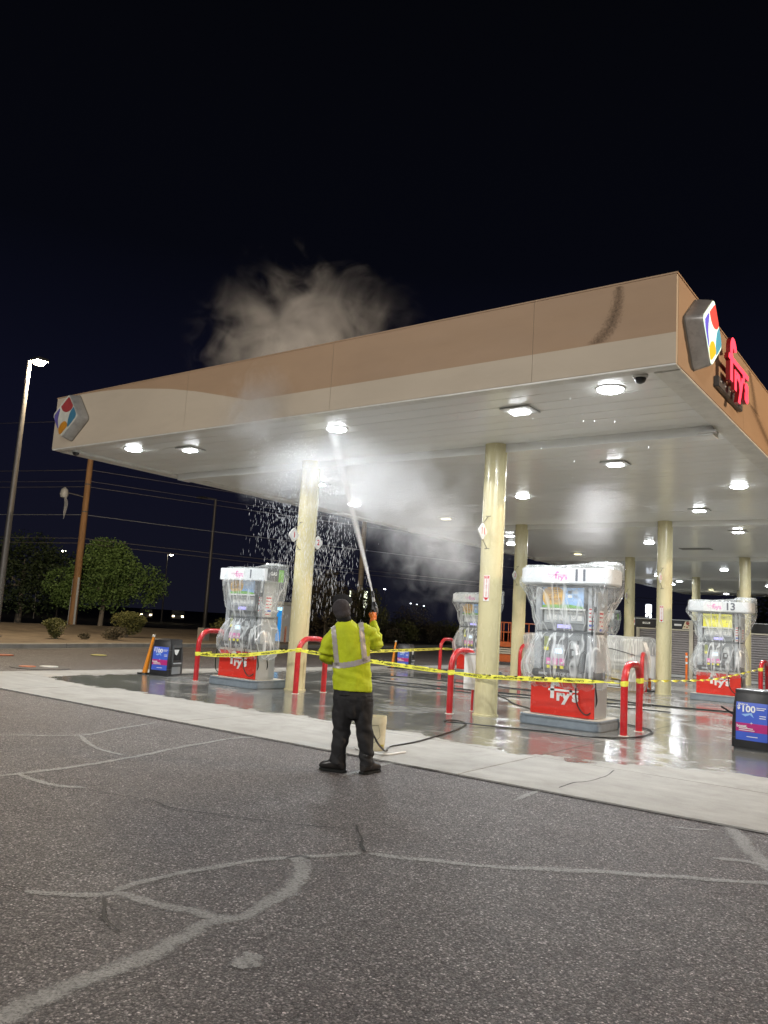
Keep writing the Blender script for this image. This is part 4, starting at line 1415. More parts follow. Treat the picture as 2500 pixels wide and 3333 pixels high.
tape('yellow caution tape from the leftmost red rail across pump 1 to the next rail', [(-13.99, 12.19, .60), (-13.2, 12.06, .62), (-12.2, 12.04, .70), (-11.13, 12.36, .88)], sag=.0)
tape('short slack yellow tape from the leftmost red rail round pump 1', [(-13.93, 12.19, .60), (-13.40, 12.14, .68)], wd=.04, sag=0, words=False)
tape('nearer yellow caution tape running behind the person to the nearest column', [(-11.10, 12.36, .88), (-7.60, 12.56, .73)], sag=.006)
tape('yellow caution tape stretched across the nearest column and pump 11', [(-7.55, 12.56, .73), (-6.95, 12.60, .71), (-6.3, 12.62, .74), (-5.45, 12.63, .785), (-4.75, 12.70, .815)], sag=.0)
tape('crumpled end of yellow tape tied to the nearest red rail', [(-4.78, 12.70, .815), (-4.50, 12.73, .815)], wd=.035, sag=0, words=False)
tape('farther yellow caution tape from behind the person to the far red rail', [(-11.07, 13.25, .84), (-14.12, 22.80, .80)], sag=.004)
tape('yellow caution tape between the legs of the far red rail', [(-14.16, 22.85, .80), (-14.16, 23.70, .79)], sag=.0)
tape('twisted thin yellow tape from the nearest red rail to the right picture edge', [(-4.42, 13.68, .84), (-4.44, 18.2, .76), (-4.42, 22.98, .93)], wd=.045, sag=.01, twist=5.0, words=False)
knot(-13.97, 12.25, .60, .056, 'yellow tape wrap on the leftmost red rail')
knot(-11.12, 12.42, .88, .056, 'yellow tape wrap on the red rail left of the person')
knot(-4.45, 12.80, .815, .056, 'yellow tape wrap on the near leg of the nearest red rail')
knot(-4.49, 13.68, .84, .058, 'yellow tape wrap on the far leg of the nearest red rail')
knot(-7.57, 12.62, .73, .056, 'yellow tape wrap on the red rail at the nearest column')
knot(-4.40, 23.05, .93, .056, 'yellow tape knot on the red rail at the right picture edge')

# ------------------------------------------------------------------ hoses and lines on the ground
def hose(name, pts, r, mat, label, n=6, cat='hose', grp=None):
    q = MB().tube(spline(pts, n), r, 8)
    return tag(q.build(name, mat, smooth=True), label, cat, grp)


G3 = lambda L, z=.013: [(x, y, z) for x, y in L]
hose('pressure_hose', [(-5.32, 7.13, 1.56), (-5.44, 7.06, 1.25), (-5.46, 7.05, .75), (-5.36, 7.10, .48), (-5.26, 7.16, .36), (-5.32, 7.38, .21), (-5.48, 7.72, .09), (-5.72, 8.12, .022), (-5.90, 8.45, .013), (-5.93, 9.05, .013), (-6.05, 9.7, .013), (-6.25, 10.6, .013), (-6.48, 11.3, .013), (-6.66, 11.62, .013), (-6.88, 11.72, .014), (-6.98, 11.60, .018), (-6.90, 11.36, .026), (-6.72, 11.26, .036), (-6.52, 11.40, .036), (-6.3, 11.58, .018), (-5.9, 11.78, .013), (-5.40, 11.93, .013), (-4.95, 11.96, .013), (-4.6, 12.1, .013), (-4.33, 12.45, .013), (-4.22, 12.85, .013), (-4.24, 13.35, .013), (-4.32, 13.85, .013), (-4.7, 14.3, .013), (-5.6, 14.6, .013), (-6.6, 14.7, .013)],
     .011, M_RUBBER, 'black pressure hose from the person round the nearest rail of pump 11', 6)
hose('white_hose', [(-6.05, 7.92, .013), (-5.88, 7.86, .013), (-5.74, 7.85, .013), (-5.62, 7.87, .013), (-5.56, 7.97, .013), (-5.55, 8.12, .013), (-5.54, 8.26, .013)], .012, M_WHITE, 'short white hose on the concrete edge right of the person')
hose('supply_hose', G3([(-9.6, 17.6), (-8.96, 17.04), (-8.5, 16.6), (-7.77, 15.63), (-7.21, 15.14), (-6.6, 14.7)]), .012, M_RUBBER, 'black hose curving from the nearest column towards pump 11')
hose('supply_hose', G3([(-14.4, 18.3), (-13.6, 19.3), (-12.6, 19.65), (-11.37, 19.6), (-9.9, 19.75), (-8.3, 19.75), (-7.2, 19.6), (-6.0, 19.3), (-5.0, 19.6), (-4.2, 19.9), (-2.0, 20.6)]), .014, M_RUBBER, 'long black hose lying farthest across the wet forecourt')
hose('supply_hose', G3([(-13.4, 18.5), (-13.3, 17.95), (-12.4, 17.5), (-11.36, 17.75), (-10.2, 17.85), (-8.4, 18.2), (-7.2, 18.35), (-6.78, 18.44), (-6.1, 18.85), (-6.0, 19.12), (-6.3, 19.34)]), .014, M_RUBBER, 'black hose lying across the wet forecourt behind the nearest column')
hose('supply_hose', G3([(-14.2, 17.4), (-13.0, 16.9), (-11.3, 16.8), (-9.9, 17.0), (-8.4, 17.4), (-7.0, 17.6), (-5.2, 17.9)]), .012, M_RUBBER, 'black hose lying nearest across the wet forecourt right of the person')

# jug of cleaner
j = thing('cleaner_jug', 'cut open cream plastic jug standing behind the person\'s right leg', 'jug', (-5.91, 8.14, 0), R(33))
def jr(z, k, o=0): return [(x, y, z + o * x) for x, y in rrect(-.118 * k, .118 * k, -.112 * k, .112 * k, .095 * k, 6)]
jm = MB().rings([jr(.0, .86), jr(.012, .93), jr(.10, .95), jr(.16, .97), jr(.17, .955), (jr(.185, .97)), jr(.30, 1.0), jr(.315, 1.03), jr(.36, 1.03), jr(.405, 1.0, .03), jr(.405, .95, .03), jr(.33, .93), jr(.05, .87)])
jm.build('jug_body', M_JUG, j, smooth=True)
MB().rings([[(x * .86, y * .86, .055) for x, y in rrect(-.12, .12, -.11, .11, .03, 4)], [(x * .86, y * .86, .075) for x, y in rrect(-.12, .12, -.11, .11, .03, 4)]]).build('liquid', pm('cleaner liquid', (.45, .40, .10), .2), j)
q = MB().tube([(-.07, -.122, .30), (.03, -.122, .305), (.05, -.122, .22), (.055, -.121, .17), (-.01, -.118, .10), (-.06, -.118, .10)], .0022, 5)
q.build('label_outline', M_INK, j)

# ------------------------------------------------------------------ plastic covered pallets
pal = thing('covered_pallet_stack', 'long stack of bagged goods under milky plastic sheet behind pump 11', 'covered pallets', (-9.35, 23.6, 0))
M_WOOD = pm('pallet wood', (.30, .24, .16), .8, var=.2, dirt=.3)
for k in range(3):
    for a in (-.5, 0, .42):
        MB().box(-1.72 + k * 1.17, -.62 + k * 1.17, a, a + .08, 0, .09).build('pallet_block', M_WOOD, pal)
    MB().box(-1.72 + k * 1.17, -.62 + k * 1.17, -.52, .52, .092, .11).build('pallet_deck', M_WHITE, pal)
M_BAG = [pm('white goods bag', (.55, .54, .50), .5, var=.2, scale=7), pm('yellow goods bag', (.50, .38, .08), .5, var=.3, scale=9), pm('grey goods bag', (.30, .30, .29), .5, var=.3, scale=8)]
rb = random.Random(4)
for k in range(3):
    for lv in range(8):
        z = .115 + lv * .098
        for hx in (0, 1):
            q = MB()
            cx_ = -1.44 + k * 1.17 + hx * .55 + rb.uniform(-.02, .02)
            rs = []
            for zz, kk in ((0, .86), (.02, .98), (.05, 1.0), (.075, .95), (.094, .75)):
                rs.append([(cx_ + u * kk, v * kk - .02, z + zz) for u, v in rrect(-.27, .27, -.52, .50, .07, 3)])
            q.rings(rs)
            q.build('goods_bag', M_BAG[rb.choice((0, 0, 0, 1, 2))], pal, smooth=True)
            if rb.random() < .5:
                MB().box(cx_ - .14, cx_ + .12, -.545, -.541, z + .02, z + .072).build('bag_label', M_BAG[1] if rb.random() < .6 else M_INK, pal)
# sheet thrown over: hangs low at left, lifts at right
rs = []
NX = 60
prof_s = [(-.66, .30), (-.65, .70), (-.63, 1.0), (-.62, 1.25), (-.58, 1.46), (-.4, 1.50), (0, 1.52), (.4, 1.50), (.6, 1.44), (.64, 1.0), (.66, .3)]
q = MB()
for i in range(NX + 1):
    x = -1.85 + 3.72 * i / NX
    ring = []
    for y_, z_ in spline([(a, b_, 0) for a, b_ in prof_s], 4) and [(p.x, p.y) for p in spline([(a, b_, 0) for a, b_ in prof_s], 4)]:
        t = i / NX
        lift = .40 * max(0, 1 - abs(t - .55) / .33) if z_ < .9 and y_ < 0 else 0
        bulge = .16 * max(0, math.sin((t - .78) / .22 * math.pi)) if t > .78 else 0
        wv = .05 * noise.fractal(Vector((x * 1.8, y_ * 2, z_ * 2.5)), 1, 2, 3)
        ring.append((x + wv * .6, y_ + (wv - bulge * .5) * (1 if y_ > 0 else -1) * -1, z_ + lift * (1.1 - z_) + wv * .6 + (.08 * t if z_ > 1.3 else 0)))
    rs.append(ring)
q.rings(rs, cap=False, closed=False)
q.build('plastic_sheet', M_FILM_THICK, pal, smooth=True)
q = MB(); q.tube(spline([(.5, -.70, 1.22), (1.0, -.76, 1.20), (1.5, -.76, 1.10), (1.86, -.5, 1.0)], 6), .014, 6)
q.build('strap', M_DARKG, pal)
# loose end of the sheet that hangs to the floor at the right
q = MB(); rs = []
for i in range(15):
    t = i / 14
    z = 1.45 - 1.40 * t
    rs.append([(1.45 + .45 * (j_ / 13) + .05 * math.sin(j_ * 1.7 + t * 3) + .18 * math.sin(t * math.pi) * (j_ / 13) , -.72 + .06 * math.sin(j_ * 2.1 + t * 2) + .3 * (j_ / 13), z) for j_ in range(14)])
q.rings(rs, cap=False, closed=False)
q.build('sheet_tail', M_FILM_THICK, pal, smooth=True)

# ------------------------------------------------------------------ kiosk with shutters
kx, ky = -11.68, 35.0
M_SHUT = pm('grey shutter', (.30, .285, .29), .45, metal=.2, var=.06)
M_KFRAME = pm('kiosk frame', (.50, .47, .38), .5, var=.06)
M_FOOD = pm('food print cream', (.66, .58, .40), .5, var=.1)
kio = thing('shop_kiosk', 'dark headed shop kiosk with grey roller shutters behind the pumps', 'kiosk', (kx, ky, 0))
MB().box(0, 5.6, .12, 2.6, 0, 2.36).build('walls', M_DARKG, kio)
MB().box(-.02, 5.62, .0, .119, 2.03, 2.40).build('header', M_BLACK, kio, bevel=.02)
MB().box(-.04, 5.64, -.01, 2.62, 2.401, 2.43).build('roof_edge', M_LGREY, kio)
bays = [(.17, 1.06), (1.10, 2.16), (2.46, 3.5), (3.6, 4.6)]
bays = [(.14, 2.22), (2.40, 4.2), (4.36, 5.5)]
for x0, x1 in ((0, .13), (2.23, 2.39), (4.21, 4.35), (5.51, 5.6)):
    MB().box(x0, x1, -.01, .11, .0, 2.40 if x0 > 2 and x0 < 3 else 2.028).build('post', M_KFRAME, kio)
for x0, x1 in bays:
    MB().box(x0, x1, .0, .10, 1.97, 2.027).build('shutter_box', M_KFRAME, kio)
    nslat = 19
    for s in range(nslat):
        z = .13 + s * (1.97 - .13) / nslat
        hgt = (1.97 - .13) / nslat
        MB().rings([[(x0 + .01, .07, z + .004), (x0 + .01, .045, z + .02), (x0 + .01, .04, z + hgt * .6), (x0 + .01, .065, z + hgt - .004)], [(x1 - .01, .07, z + .004), (x1 - .01, .045, z + .02), (x1 - .01, .04, z + hgt * .6), (x1 - .01, .065, z + hgt - .004)]]).build('shutter_slat', M_SHUT, kio)
    MB().box(x0 + .01, x1 - .01, .02, .09, .02, .125).build('bottom_rail', M_LGREY, kio)
q = MB().prism([(a * .16, b_ * .05) for a, b_ in ((-1, -.8), (.85, -.8), (1, -.5), (1, .8), (-1, .8))], lambda u, v: (.43 + u, -.002, 2.23 + v), lambda u, v: (.43 + u, -.012, 2.23 + v))
hs_ = q.build('name_plate', M_WHITE, kio)
q = MB(); add_text(q, 'CHIPS', .085, lambda u, v: (.43 + u, -.0135, 2.23 + v), bold=.03)
q.build('lettering', M_INK, hs_)
MB().box(1.62, 1.92, -.012, -.002, 2.17, 2.25).build('name_plate', M_WHITE, kio)
for xa in (.83, 1.95):
    pr = MB().prism([(xa, 2.05), (xa + .45 + (.0 if xa < 1 else -.16), 2.05), (xa + .45 + (.0 if xa < 1 else -.16), 2.37), (xa + .12, 2.37), ], lambda u, v: (u, -.003, v), lambda u, v: (u, -.013, v))
    fp = pr.build('food_picture', M_FOOD, kio)
    q = MB(); rf = random.Random(int(xa * 10))
    q.lathe([(.0, 0), (.0, 0)], 3)
    q = MB()
    for k, (u, v, rr_) in enumerate(((.22, .24, .075), (.10, .10, .03), (.2, .08, .035), (.27, .15, .03))):
        q.prism([(xa + u + rr_ * math.cos(t) * rf.uniform(.85, 1.1), 2.05 + v + rr_ * math.sin(t)) for t in (2 * math.pi * i / 12 for i in range(12))], lambda u_, v_: (u_, -.0135, v_), lambda u_, v_: (u_, -.016, v_), k % 2)
    q.build('food_print', [pm('food print red', (.30, .06, .04), .5), pm('food print olive', (.22, .18, .08), .5)], fp)
# slimmer kiosk farther back with a red and white sign
k2 = thing('shop_kiosk', 'narrow dark kiosk strip with a red and white sign, left of the shuttered kiosk', 'kiosk', (-12.75, 37.5, 0))
MB().box(0, .75, .1, 1.6, 0, 1.95).build('walls', M_KFRAME, k2)
MB().box(-.02, .77, 0, .09, 1.5, 2.55).build('header', M_BLACK, k2)
MB().box(.02, .16, -.012, -.002, 2.15, 2.5).build('sign_panel', M_SIGNW, k2)
MB().box(.03, .15, -.016, -.013, 2.25, 2.4).build('sign_mark', M_SIGNR, k2)

# ------------------------------------------------------------------ propane cage
cg = thing('gas_bottle_cage', 'white mesh cage of gas bottles at the right edge behind the column', 'bottle cage', (-8.75, 42.7, 0))
for x in (0, 1.0, 2.0):
    MB().box(x - .025, x + .025, -.02, .03, .05, 1.45).build('upright', M_KFRAME, cg)
for z in (.06, .50, .92, 1.38):
    MB().box(.026, .974, -.02, .03, z, z + .06).build('rail', M_KFRAME, cg)
    MB().box(1.026, 1.974, -.02, .03, z, z + .06).build('rail', M_KFRAME, cg)
MB().box(-.03, 2.03, -.03, .9, 1.441, 1.50).build('cage_roof', M_KFRAME, cg)
MB().box(0, 2.0, .8, .85, .05, 1.44).build('back_wall', M_DARKG, cg)
q = MB()
for i in range(40):
    x = .03 + i * .05
    q.box(x - .003, x + .003, -.003, .003, .1, 1.4)
for i in range(26):
    z = .1 + i * .05
    q.box(.03, 1.97, -.008, -.002, z - .003, z + .003)
tag(q.build('wire_mesh', M_MIDG, cg), kind='stuff')
M_BOT = pm('gas bottle', (.42, .43, .48), .4, var=.1); M_BOTB = pm('blue bottle label', (.10, .12, .42), .4, var=.2)
for lv in range(3):
    for i in range(6):
        b0 = MB().lathe([(.09, 0), (.145, .04), (.145, .22), (.10, .28), (.05, .30), (.08, .31), (.08, .38)], 12).build('gas_bottle', M_BOT, cg, smooth=True, loc=(.2 + i * .32, .35, .06 + lv * .44))
        MB().lathe([(.147, .08), (.147, .2)], 12).build('bottle_band', M_BOTB, b0, smooth=True)

# ------------------------------------------------------------------ orange scissor lift
sl = thing('scissor_lift', 'orange scissor lift parked beyond the second row column', 'scissor lift', (-17.9, 32.6, 0), R(4))
MB().box(0, 2.3, -.4, .4, .14, .47).build('chassis', M_LORANGE, sl, bevel=.02)
for x in (.35, 1.95):
    for y_ in (-.38, .38):
        MB().rings([[(x + .19 * math.cos(t), y_ - .06, .19 + .19 * math.sin(t)) for t in (2 * math.pi * k / 18 for k in range(18))], [(x + .19 * math.cos(t), y_ + .06, .19 + .19 * math.sin(t)) for t in (2 * math.pi * k / 18 for k in range(18))]]).build('wheel', M_RUBBER, sl)
for k in range(3):
    MB().box(.1, 2.2, -.34, .34, .49 + k * .10, .56 + k * .10).build('scissor_arm', M_KFRAME, sl, bevel=.008)
MB().box(-.05, 2.35, -.42, .42, .80, 1.02).build('platform', M_LORANGE, sl, bevel=.01)
for y_ in (-.40, .40):
    for z in (1.45, 1.88):
        MB().tube([(-.03, y_, z), (2.33, y_, z)], .024, 8).build('guard_bar', M_LORANGE, sl)
    for x in (-.03, .55, 1.02, 1.14, 1.75, 2.33):
        MB().tube([(x, y_, 1.02), (x, y_, 1.88)], .022, 8).build('guard_post', M_LORANGE, sl)
for x in (-.03, 2.33):
    for z in (1.45, 1.88):
        MB().tube([(x, -.40, z), (x, .40, z)], .024, 8).build('guard_bar', M_LORANGE, sl)

# blue air machine and OPEN board by the kerb
am = thing('air_machine', 'tall blue lit vending cabinet behind pump 1', 'vending machine', (-32.6, 33.9, .0), R(-8))
MB().box(0, .95, 0, .7, .0, 2.15).build('cabinet', M_WHITE, am, bevel=.02)
MB().box(.05, .90, -.012, -.002, .12, 2.05).build('blue_panel', em('blue lit panel', (.03, .32, .85), .55, (.02, .2, .6)), am)
MB().box(.05, .90, -.02, -.013, 1.86, 2.04).build('top_glow', em('cyan glow', (.45, .85, 1.0), 1.6), am)
MB().box(.30, .60, -.05, -.014, .55, 1.5).build('control_panel', M_KFRAME, am, bevel=.01)
MB().box(-.02, .97, -.10, .72, 2.16, 2.36).build('hood', M_KFRAME, am, bevel=.02)
ob = thing('open_sign_board', 'small pale board with red vertical OPEN beside the column foot', 'open sign', (-30.6, 33.0, 0), R(-30))
MB().box(-.13, .13, -.03, .03, .12, 1.0).build('board', pm('peach board', (.60, .38, .28), .6), ob)
q = MB()
add_text(q, 'OPEN', .27, lambda u, v: (v * .9, -.032, .52 - u), bold=.03, maxw=.72)
q.build('lettering', M_SIGNR, ob)

# ------------------------------------------------------------------ signs on the fascia
def fascia_sign(label, loc, rz, lit):
    r_ = thing('canopy_sign', label, 'sign', loc, rz, group='rounded diamond signs on the canopy')
    tilt = R(-7)
    def dia(s, rr_=.16, n=5):
        out = []
        for k in range(4):
            a = math.pi / 2 * k + math.pi / 2
            c_ = ((1 - rr_ * 1.35) * math.cos(a), (1 - rr_ * 1.35) * math.sin(a))
            for i in range(n + 1):
                t = a - math.pi / 4 + math.pi / 2 * i / n
                out.append((c_[0] + rr_ * math.cos(t), c_[1] + rr_ * math.sin(t)))
        ca, sa = math.cos(tilt), math.sin(tilt)
        return [((x * ca - y_ * sa) * s, (x * sa + y_ * ca) * s) for x, y_ in out]
    H = .54
    D = .25
    P = lambda w_: (lambda u, v: (u, -w_, v))
    MB().rings([[P(.02)(u, v) for u, v in dia(H)], [P(.05)(u, v) for u, v in dia(H)], [P(D - .04)(u, v) for u, v in dia(H * .93)], [P(D)(u, v) for u, v in dia(H * .90)]]).build('sign_can', pm('sign can grey', (.42, .41, .39), .4, metal=.2, dirt=.3), r_, smooth=True)
    MB().rings([[P(-.005)(u, v) for u, v in dia(H * 1.02)], [P(.019)(u, v) for u, v in dia(H * 1.02)]]).build('back_frame', pm('sign frame', (.22, .20, .17), .5), r_)
    fm = em('lit sign face', (.72, .92, .72), 1.05, (.7, .75, .65)) if lit else pm('unlit sign face', (.56, .55, .47), .4)
    MB().prism(dia(H * .88), P(D + .001), P(D + .012)).build('sign_face', fm, r_)
    ca, sa = math.cos(tilt), math.sin(tilt)
    shp = {'red_lens': ([(-.45, .42), (-.2, .66), (.02, .86), (.12, .86), (.34, .66), (.52, .48), (.42, .30), (.22, .20), (0, .17), (-.26, .24)], (.62, .05, .04), (.33, .045, .045)),
           'blue_lens': ([(-.88, -.02), (-.56, .32), (-.50, .22), (-.54, 0), (-.52, -.28), (-.36, -.62), (-.50, -.54), (-.80, -.22)], (.10, .08, .50), (.12, .10, .30)),
           'teal_lens': ([(.60, .42), (.80, .22), (.90, .04), (.80, -.14), (.42, -.52), (.34, -.40), (.34, -.10), (.42, .20)], (.05, .25, .34), (.05, .17, .26)),
           'orange_lens': ([(-.34, -.66), (-.22, -.42), (.0, -.28), (.20, -.30), (.34, -.48), (.12, -.72), (-.10, -.90), (-.22, -.86)], (.95, .38, .01), (.50, .21, .02))}
    for nm, (pl, cl, cu) in shp.items():
        pts = [(p.x, p.y) for p in spline([(a, b_, 0) for a, b_ in pl + pl[:1]], 4)][:-1]
        pts = [((x * ca - y_ * sa) * H * .86, (x * sa + y_ * ca) * H * .86) for x, y_ in pts]
        mt = em('lit ' + nm.replace('_', ' '), cl, .95, cl) if lit else pm('unlit ' + nm.replace('_', ' '), cu, .4)
        MB().prism(pts, P(D + .013), P(D + .020)).build(nm, mt, r_)
    return r_


fascia_sign('unlit rounded diamond sign with four coloured lenses at the left end of the fascia', (-15.80, CY0, 5.60), 0, False)
s2 = fascia_sign('lit rounded diamond sign on the right side of the canopy, beside red letters', (CX1, 10.55, 5.60), math.pi / 2, True)
s2.scale = (1.0, .9, 1.0)
ls = thing('store_name_sign', 'glowing red channel letters on the right side fascia', 'sign', (CX1, 12.28, 5.60), math.pi / 2)
M_NEON = em('red neon face', (1.0, .05, .09), 2.0, (.6, .02, .03))
q = MB(); logo_f(q, .56, lambda u, v: (u, -.185, v)); q.build('letter_face', M_NEON, ls)
q = MB(); logo_f(q, .56, lambda u, v: (u, -.182, v))
me = q.mesh('lt', M_DARKG)
bm = bmesh.new(); bm.from_mesh(me)
bmesh.ops.remove_doubles(bm, verts=bm.verts, dist=1e-4)
ge = bmesh.ops.extrude_face_region(bm, geom=bm.faces[:])
bmesh.ops.translate(bm, vec=(0, .06, 0), verts=[v for v in ge['geom'] if isinstance(v, bmesh.types.BMVert)])
bm.to_mesh(me); bm.free()
me.materials.clear(); me.materials.append(pm('letter return red', (.35, .015, .02), .4))
o = bpy.data.objects.new('letter_return', me); COL.objects.link(o); o.parent = ls
MB().box(-.72, .80, -.07, -.001, -.42, -.26).build('raceway', M_DARKG, ls, bevel=.01)
for i in range(6):
    MB().tube([(-.62 + i * .26, -.085, -.34), (-.62 + i * .26, -.02, -.30)], .012, 6).build('raceway_clip', M_WHITE, ls)

# ------------------------------------------------------------------ the person
PX, PY, PR = -5.22, 6.83, R(37.4)
per = thing('person', 'person seen from behind in lime safety shirt aiming a pressure washer gun upwards', 'person', (PX, PY, -.018), PR)
M_SKIN = pm('skin', (.32, .18, .12), .5, var=.06)
M_TROUS = pm('charcoal work trousers', (.014, .0135, .0145), .80, var=.3, scale=9, bump=1.0, bscale=14)
M_BOOT = pm('black work boots', (.018, .016, .015), .35, var=.3, dirt=.4, dcol=(.06, .05, .045))
M_SHIRT = pm('lime safety shirt', (.52, .60, .010), .75, var=.12, scale=5, bump=1.0, bscale=13)
M_REFL = pm('silver reflective tape', (.46, .42, .40), .45, metal=.15, var=.12, scale=12, bump=.3, bscale=30)
M_BEAN = pm('grey brown beanie', (.045, .038, .040), .9, var=.2, scale=20, bump=.6, bscale=160)
M_HAIR = pm('black fleece', (.008, .008, .009), .9, var=.3, bump=.5, bscale=120)
M_GLOVE = pm('orange rubber glove', (.85, .22, .03), .4, var=.1, scale=20)


def limb(mb_, pts, rr_, n=14):
    """tapered limb along a bent path with rounded ends"""
    P = spline(pts, 5)
    rs_ = []
    m_n = len(P)
    for i in range(m_n):
        t = i / (m_n - 1) * (len(rr_) - 1)
        k = min(int(t), len(rr_) - 2)
        rs_.append(rr_[k] + (rr_[k + 1] - rr_[k]) * (t - k))
    mb_.tube(P, rs_, n)
    for p, r0 in ((P[0], rs_[0]), (P[-1], rs_[-1])):
        ellipsoid(mb_, p, (r0, r0, r0), 12, 8)


# body under the clothes: one continuous skin with head, neck, arms, hands, legs
b = MB()
ell_rings(b, [(.80, -.06, 0, .15, .10), (.95, -.08, 0, .165, .11), (1.1, -.095, 0, .16, .10), (1.3, -.125, 0, .18, .10), (1.45, -.155, 0, .165, .085), (1.52, -.175, 0, .07, .06)])
limb(b, [(-.18, .0, 1.5), (-.205, .0, 1.58), (-.235, -.005, 1.66)], [.058, .055, .055])
ellipsoid(b, (-.243, .0, 1.685), (.078, .095, .10))
ellipsoid(b, (-.235, .060, 1.655), (.055, .055, .055))        # jaw
ellipsoid(b, (-.238, .105, 1.705), (.014, .022, .018))        # nose
ellipsoid(b, (-.158, .005, 1.685), (.012, .022, .030), 8, 6)  # ear
ellipsoid(b, (-.326, .005, 1.685), (.012, .022, .030), 8, 6)
limb(b, [(.02, 0, 1.45), (.13, .05, 1.34), (.10, .22, 1.55)], [.05, .042, .03])
limb(b, [(-.33, 0, 1.40), (-.37, .02, 1.20), (-.15, .27, 1.18)], [.05, .042, .03])
limb(b, [(-.15, 0, .82), (-.155, .02, .45), (-.18, -.01, .10)], [.085, .06, .04])
limb(b, [(.05, 0, .82), (.085, .02, .45), (.125, -.01, .10)], [.085, .06, .04])
body = fuse(b, 'body', M_SKIN, .014, per, 5)

# trousers
b = MB()
ell_rings(b, [(.56, -.05, 0, .13, .115), (.66, -.053, -.005, .205, .145), (.76, -.056, -.01, .222, .155), (.86, -.065, 0, .205, .14), (.93, -.07, 0, .195, .13)])
def leg(cx, rows):
    return [(z, x, y_, rx, ry) for z, x, y_, rx, ry in rows]
ell_rings(b, [(.085, -.182, -.012, .078, .085), (.13, -.180, -.008, .074, .080), (.22, -.172, -.01, .082, .088), (.32, -.158, -.01, .094, .098), (.40, -.153, .0, .098, .10), (.52, -.152, 0, .108, .115), (.62, -.150, 0, .112, .125), (.72, -.14, 0, .12, .13)])
ell_rings(b, [(.075, .130, -.012, .080, .086), (.13, .130, -.008, .076, .082), (.22, .118, -.01, .080, .088), (.32, .102, -.01, .084, .094), (.40, .087, .0, .086, .098), (.52, .066, 0, .098, .112), (.62, .055, 0, .108, .122), (.72, .05, 0, .12, .13)])
def trouser_folds(c):
    z = c.z
    f = .006 * math.sin(z * 46 + 3 * noise.noise(c * 6) + 20 * c.x) * max(0, 1 - abs(z - .17) / .16)
    f += .004 * math.sin(z * 38 + 30 * c.x + 4 * noise.noise(c * 5)) * max(0, 1 - abs(z - .42) / .14)
    f += .004 * math.sin(60 * c.x + 18 * z) * max(0, 1 - abs(z - .62) / .12)
    return f
tro = fuse(b, 'trousers', M_TROUS, .0095, per, 3, .018, (5, 5, 4), lambda c: 1.8 * trouser_folds(c), 3.0)
# back pocket flap edges and belt line
MB().tube([(.03, -.155, .80), (.08, -.158, .795), (.135, -.135, .80)], .004, 5).build('pocket_seam', M_TROUS, per)
MB().tube([(-.20, -.145, .80), (-.15, -.16, .795), (-.09, -.165, .80)], .004, 5).build('pocket_seam', M_TROUS, per)

# boots
for nm, hx, hy, ang in (('boot', -.165, -.015, 62), ('boot', .135, -.01, -36)):
    b = MB()
    a = R(ang)
    def bp_(x, y_, z):   # x across, y toe direction
        return (hx + x * math.cos(a) - y_ * math.sin(a), hy + x * math.sin(a) + y_ * math.cos(a), z)
    rs = []
    for y_, wd, h0, h1 in ((-.085, .030, .012, .09), (-.07, .045, .010, .13), (-.03, .052, .010, .155), (.02, .052, .010, .15), (.07, .054, .010, .130), (.13, .062, .010, .112), (.18, .058, .010, .098), (.215, .038, .014, .070)):
        rs.append([bp_(wd * math.cos(t), y_, h0 + (h1 - h0) * (.5 + .5 * math.sin(t))) for t in (2 * math.pi * k / 14 for k in range(14))])
    b.rings(rs)
    ell = [(z, bp_(0, -.02, 0)[0], bp_(0, -.02, 0)[1], .062, .062) for z in (.06, .12, .20)]
    ell_rings(b, ell, 14)
    bo = fuse(b, nm, M_BOOT, .009, per, 3)
    q = MB()
    sole = [bp_(x, y_, 0)[:2] for x, y_ in ((-.03, -.095), (.03, -.095), (.056, -.05), (.05, .04), (.062, .13), (.05, .20), (.0, .23), (-.05, .20), (-.062, .13), (-.05, .04), (-.056, -.05))]
    slabpoly(sole, 0, .024, q)
    q.build('boot_sole', M_RUBBER, bo, bevel=.004)

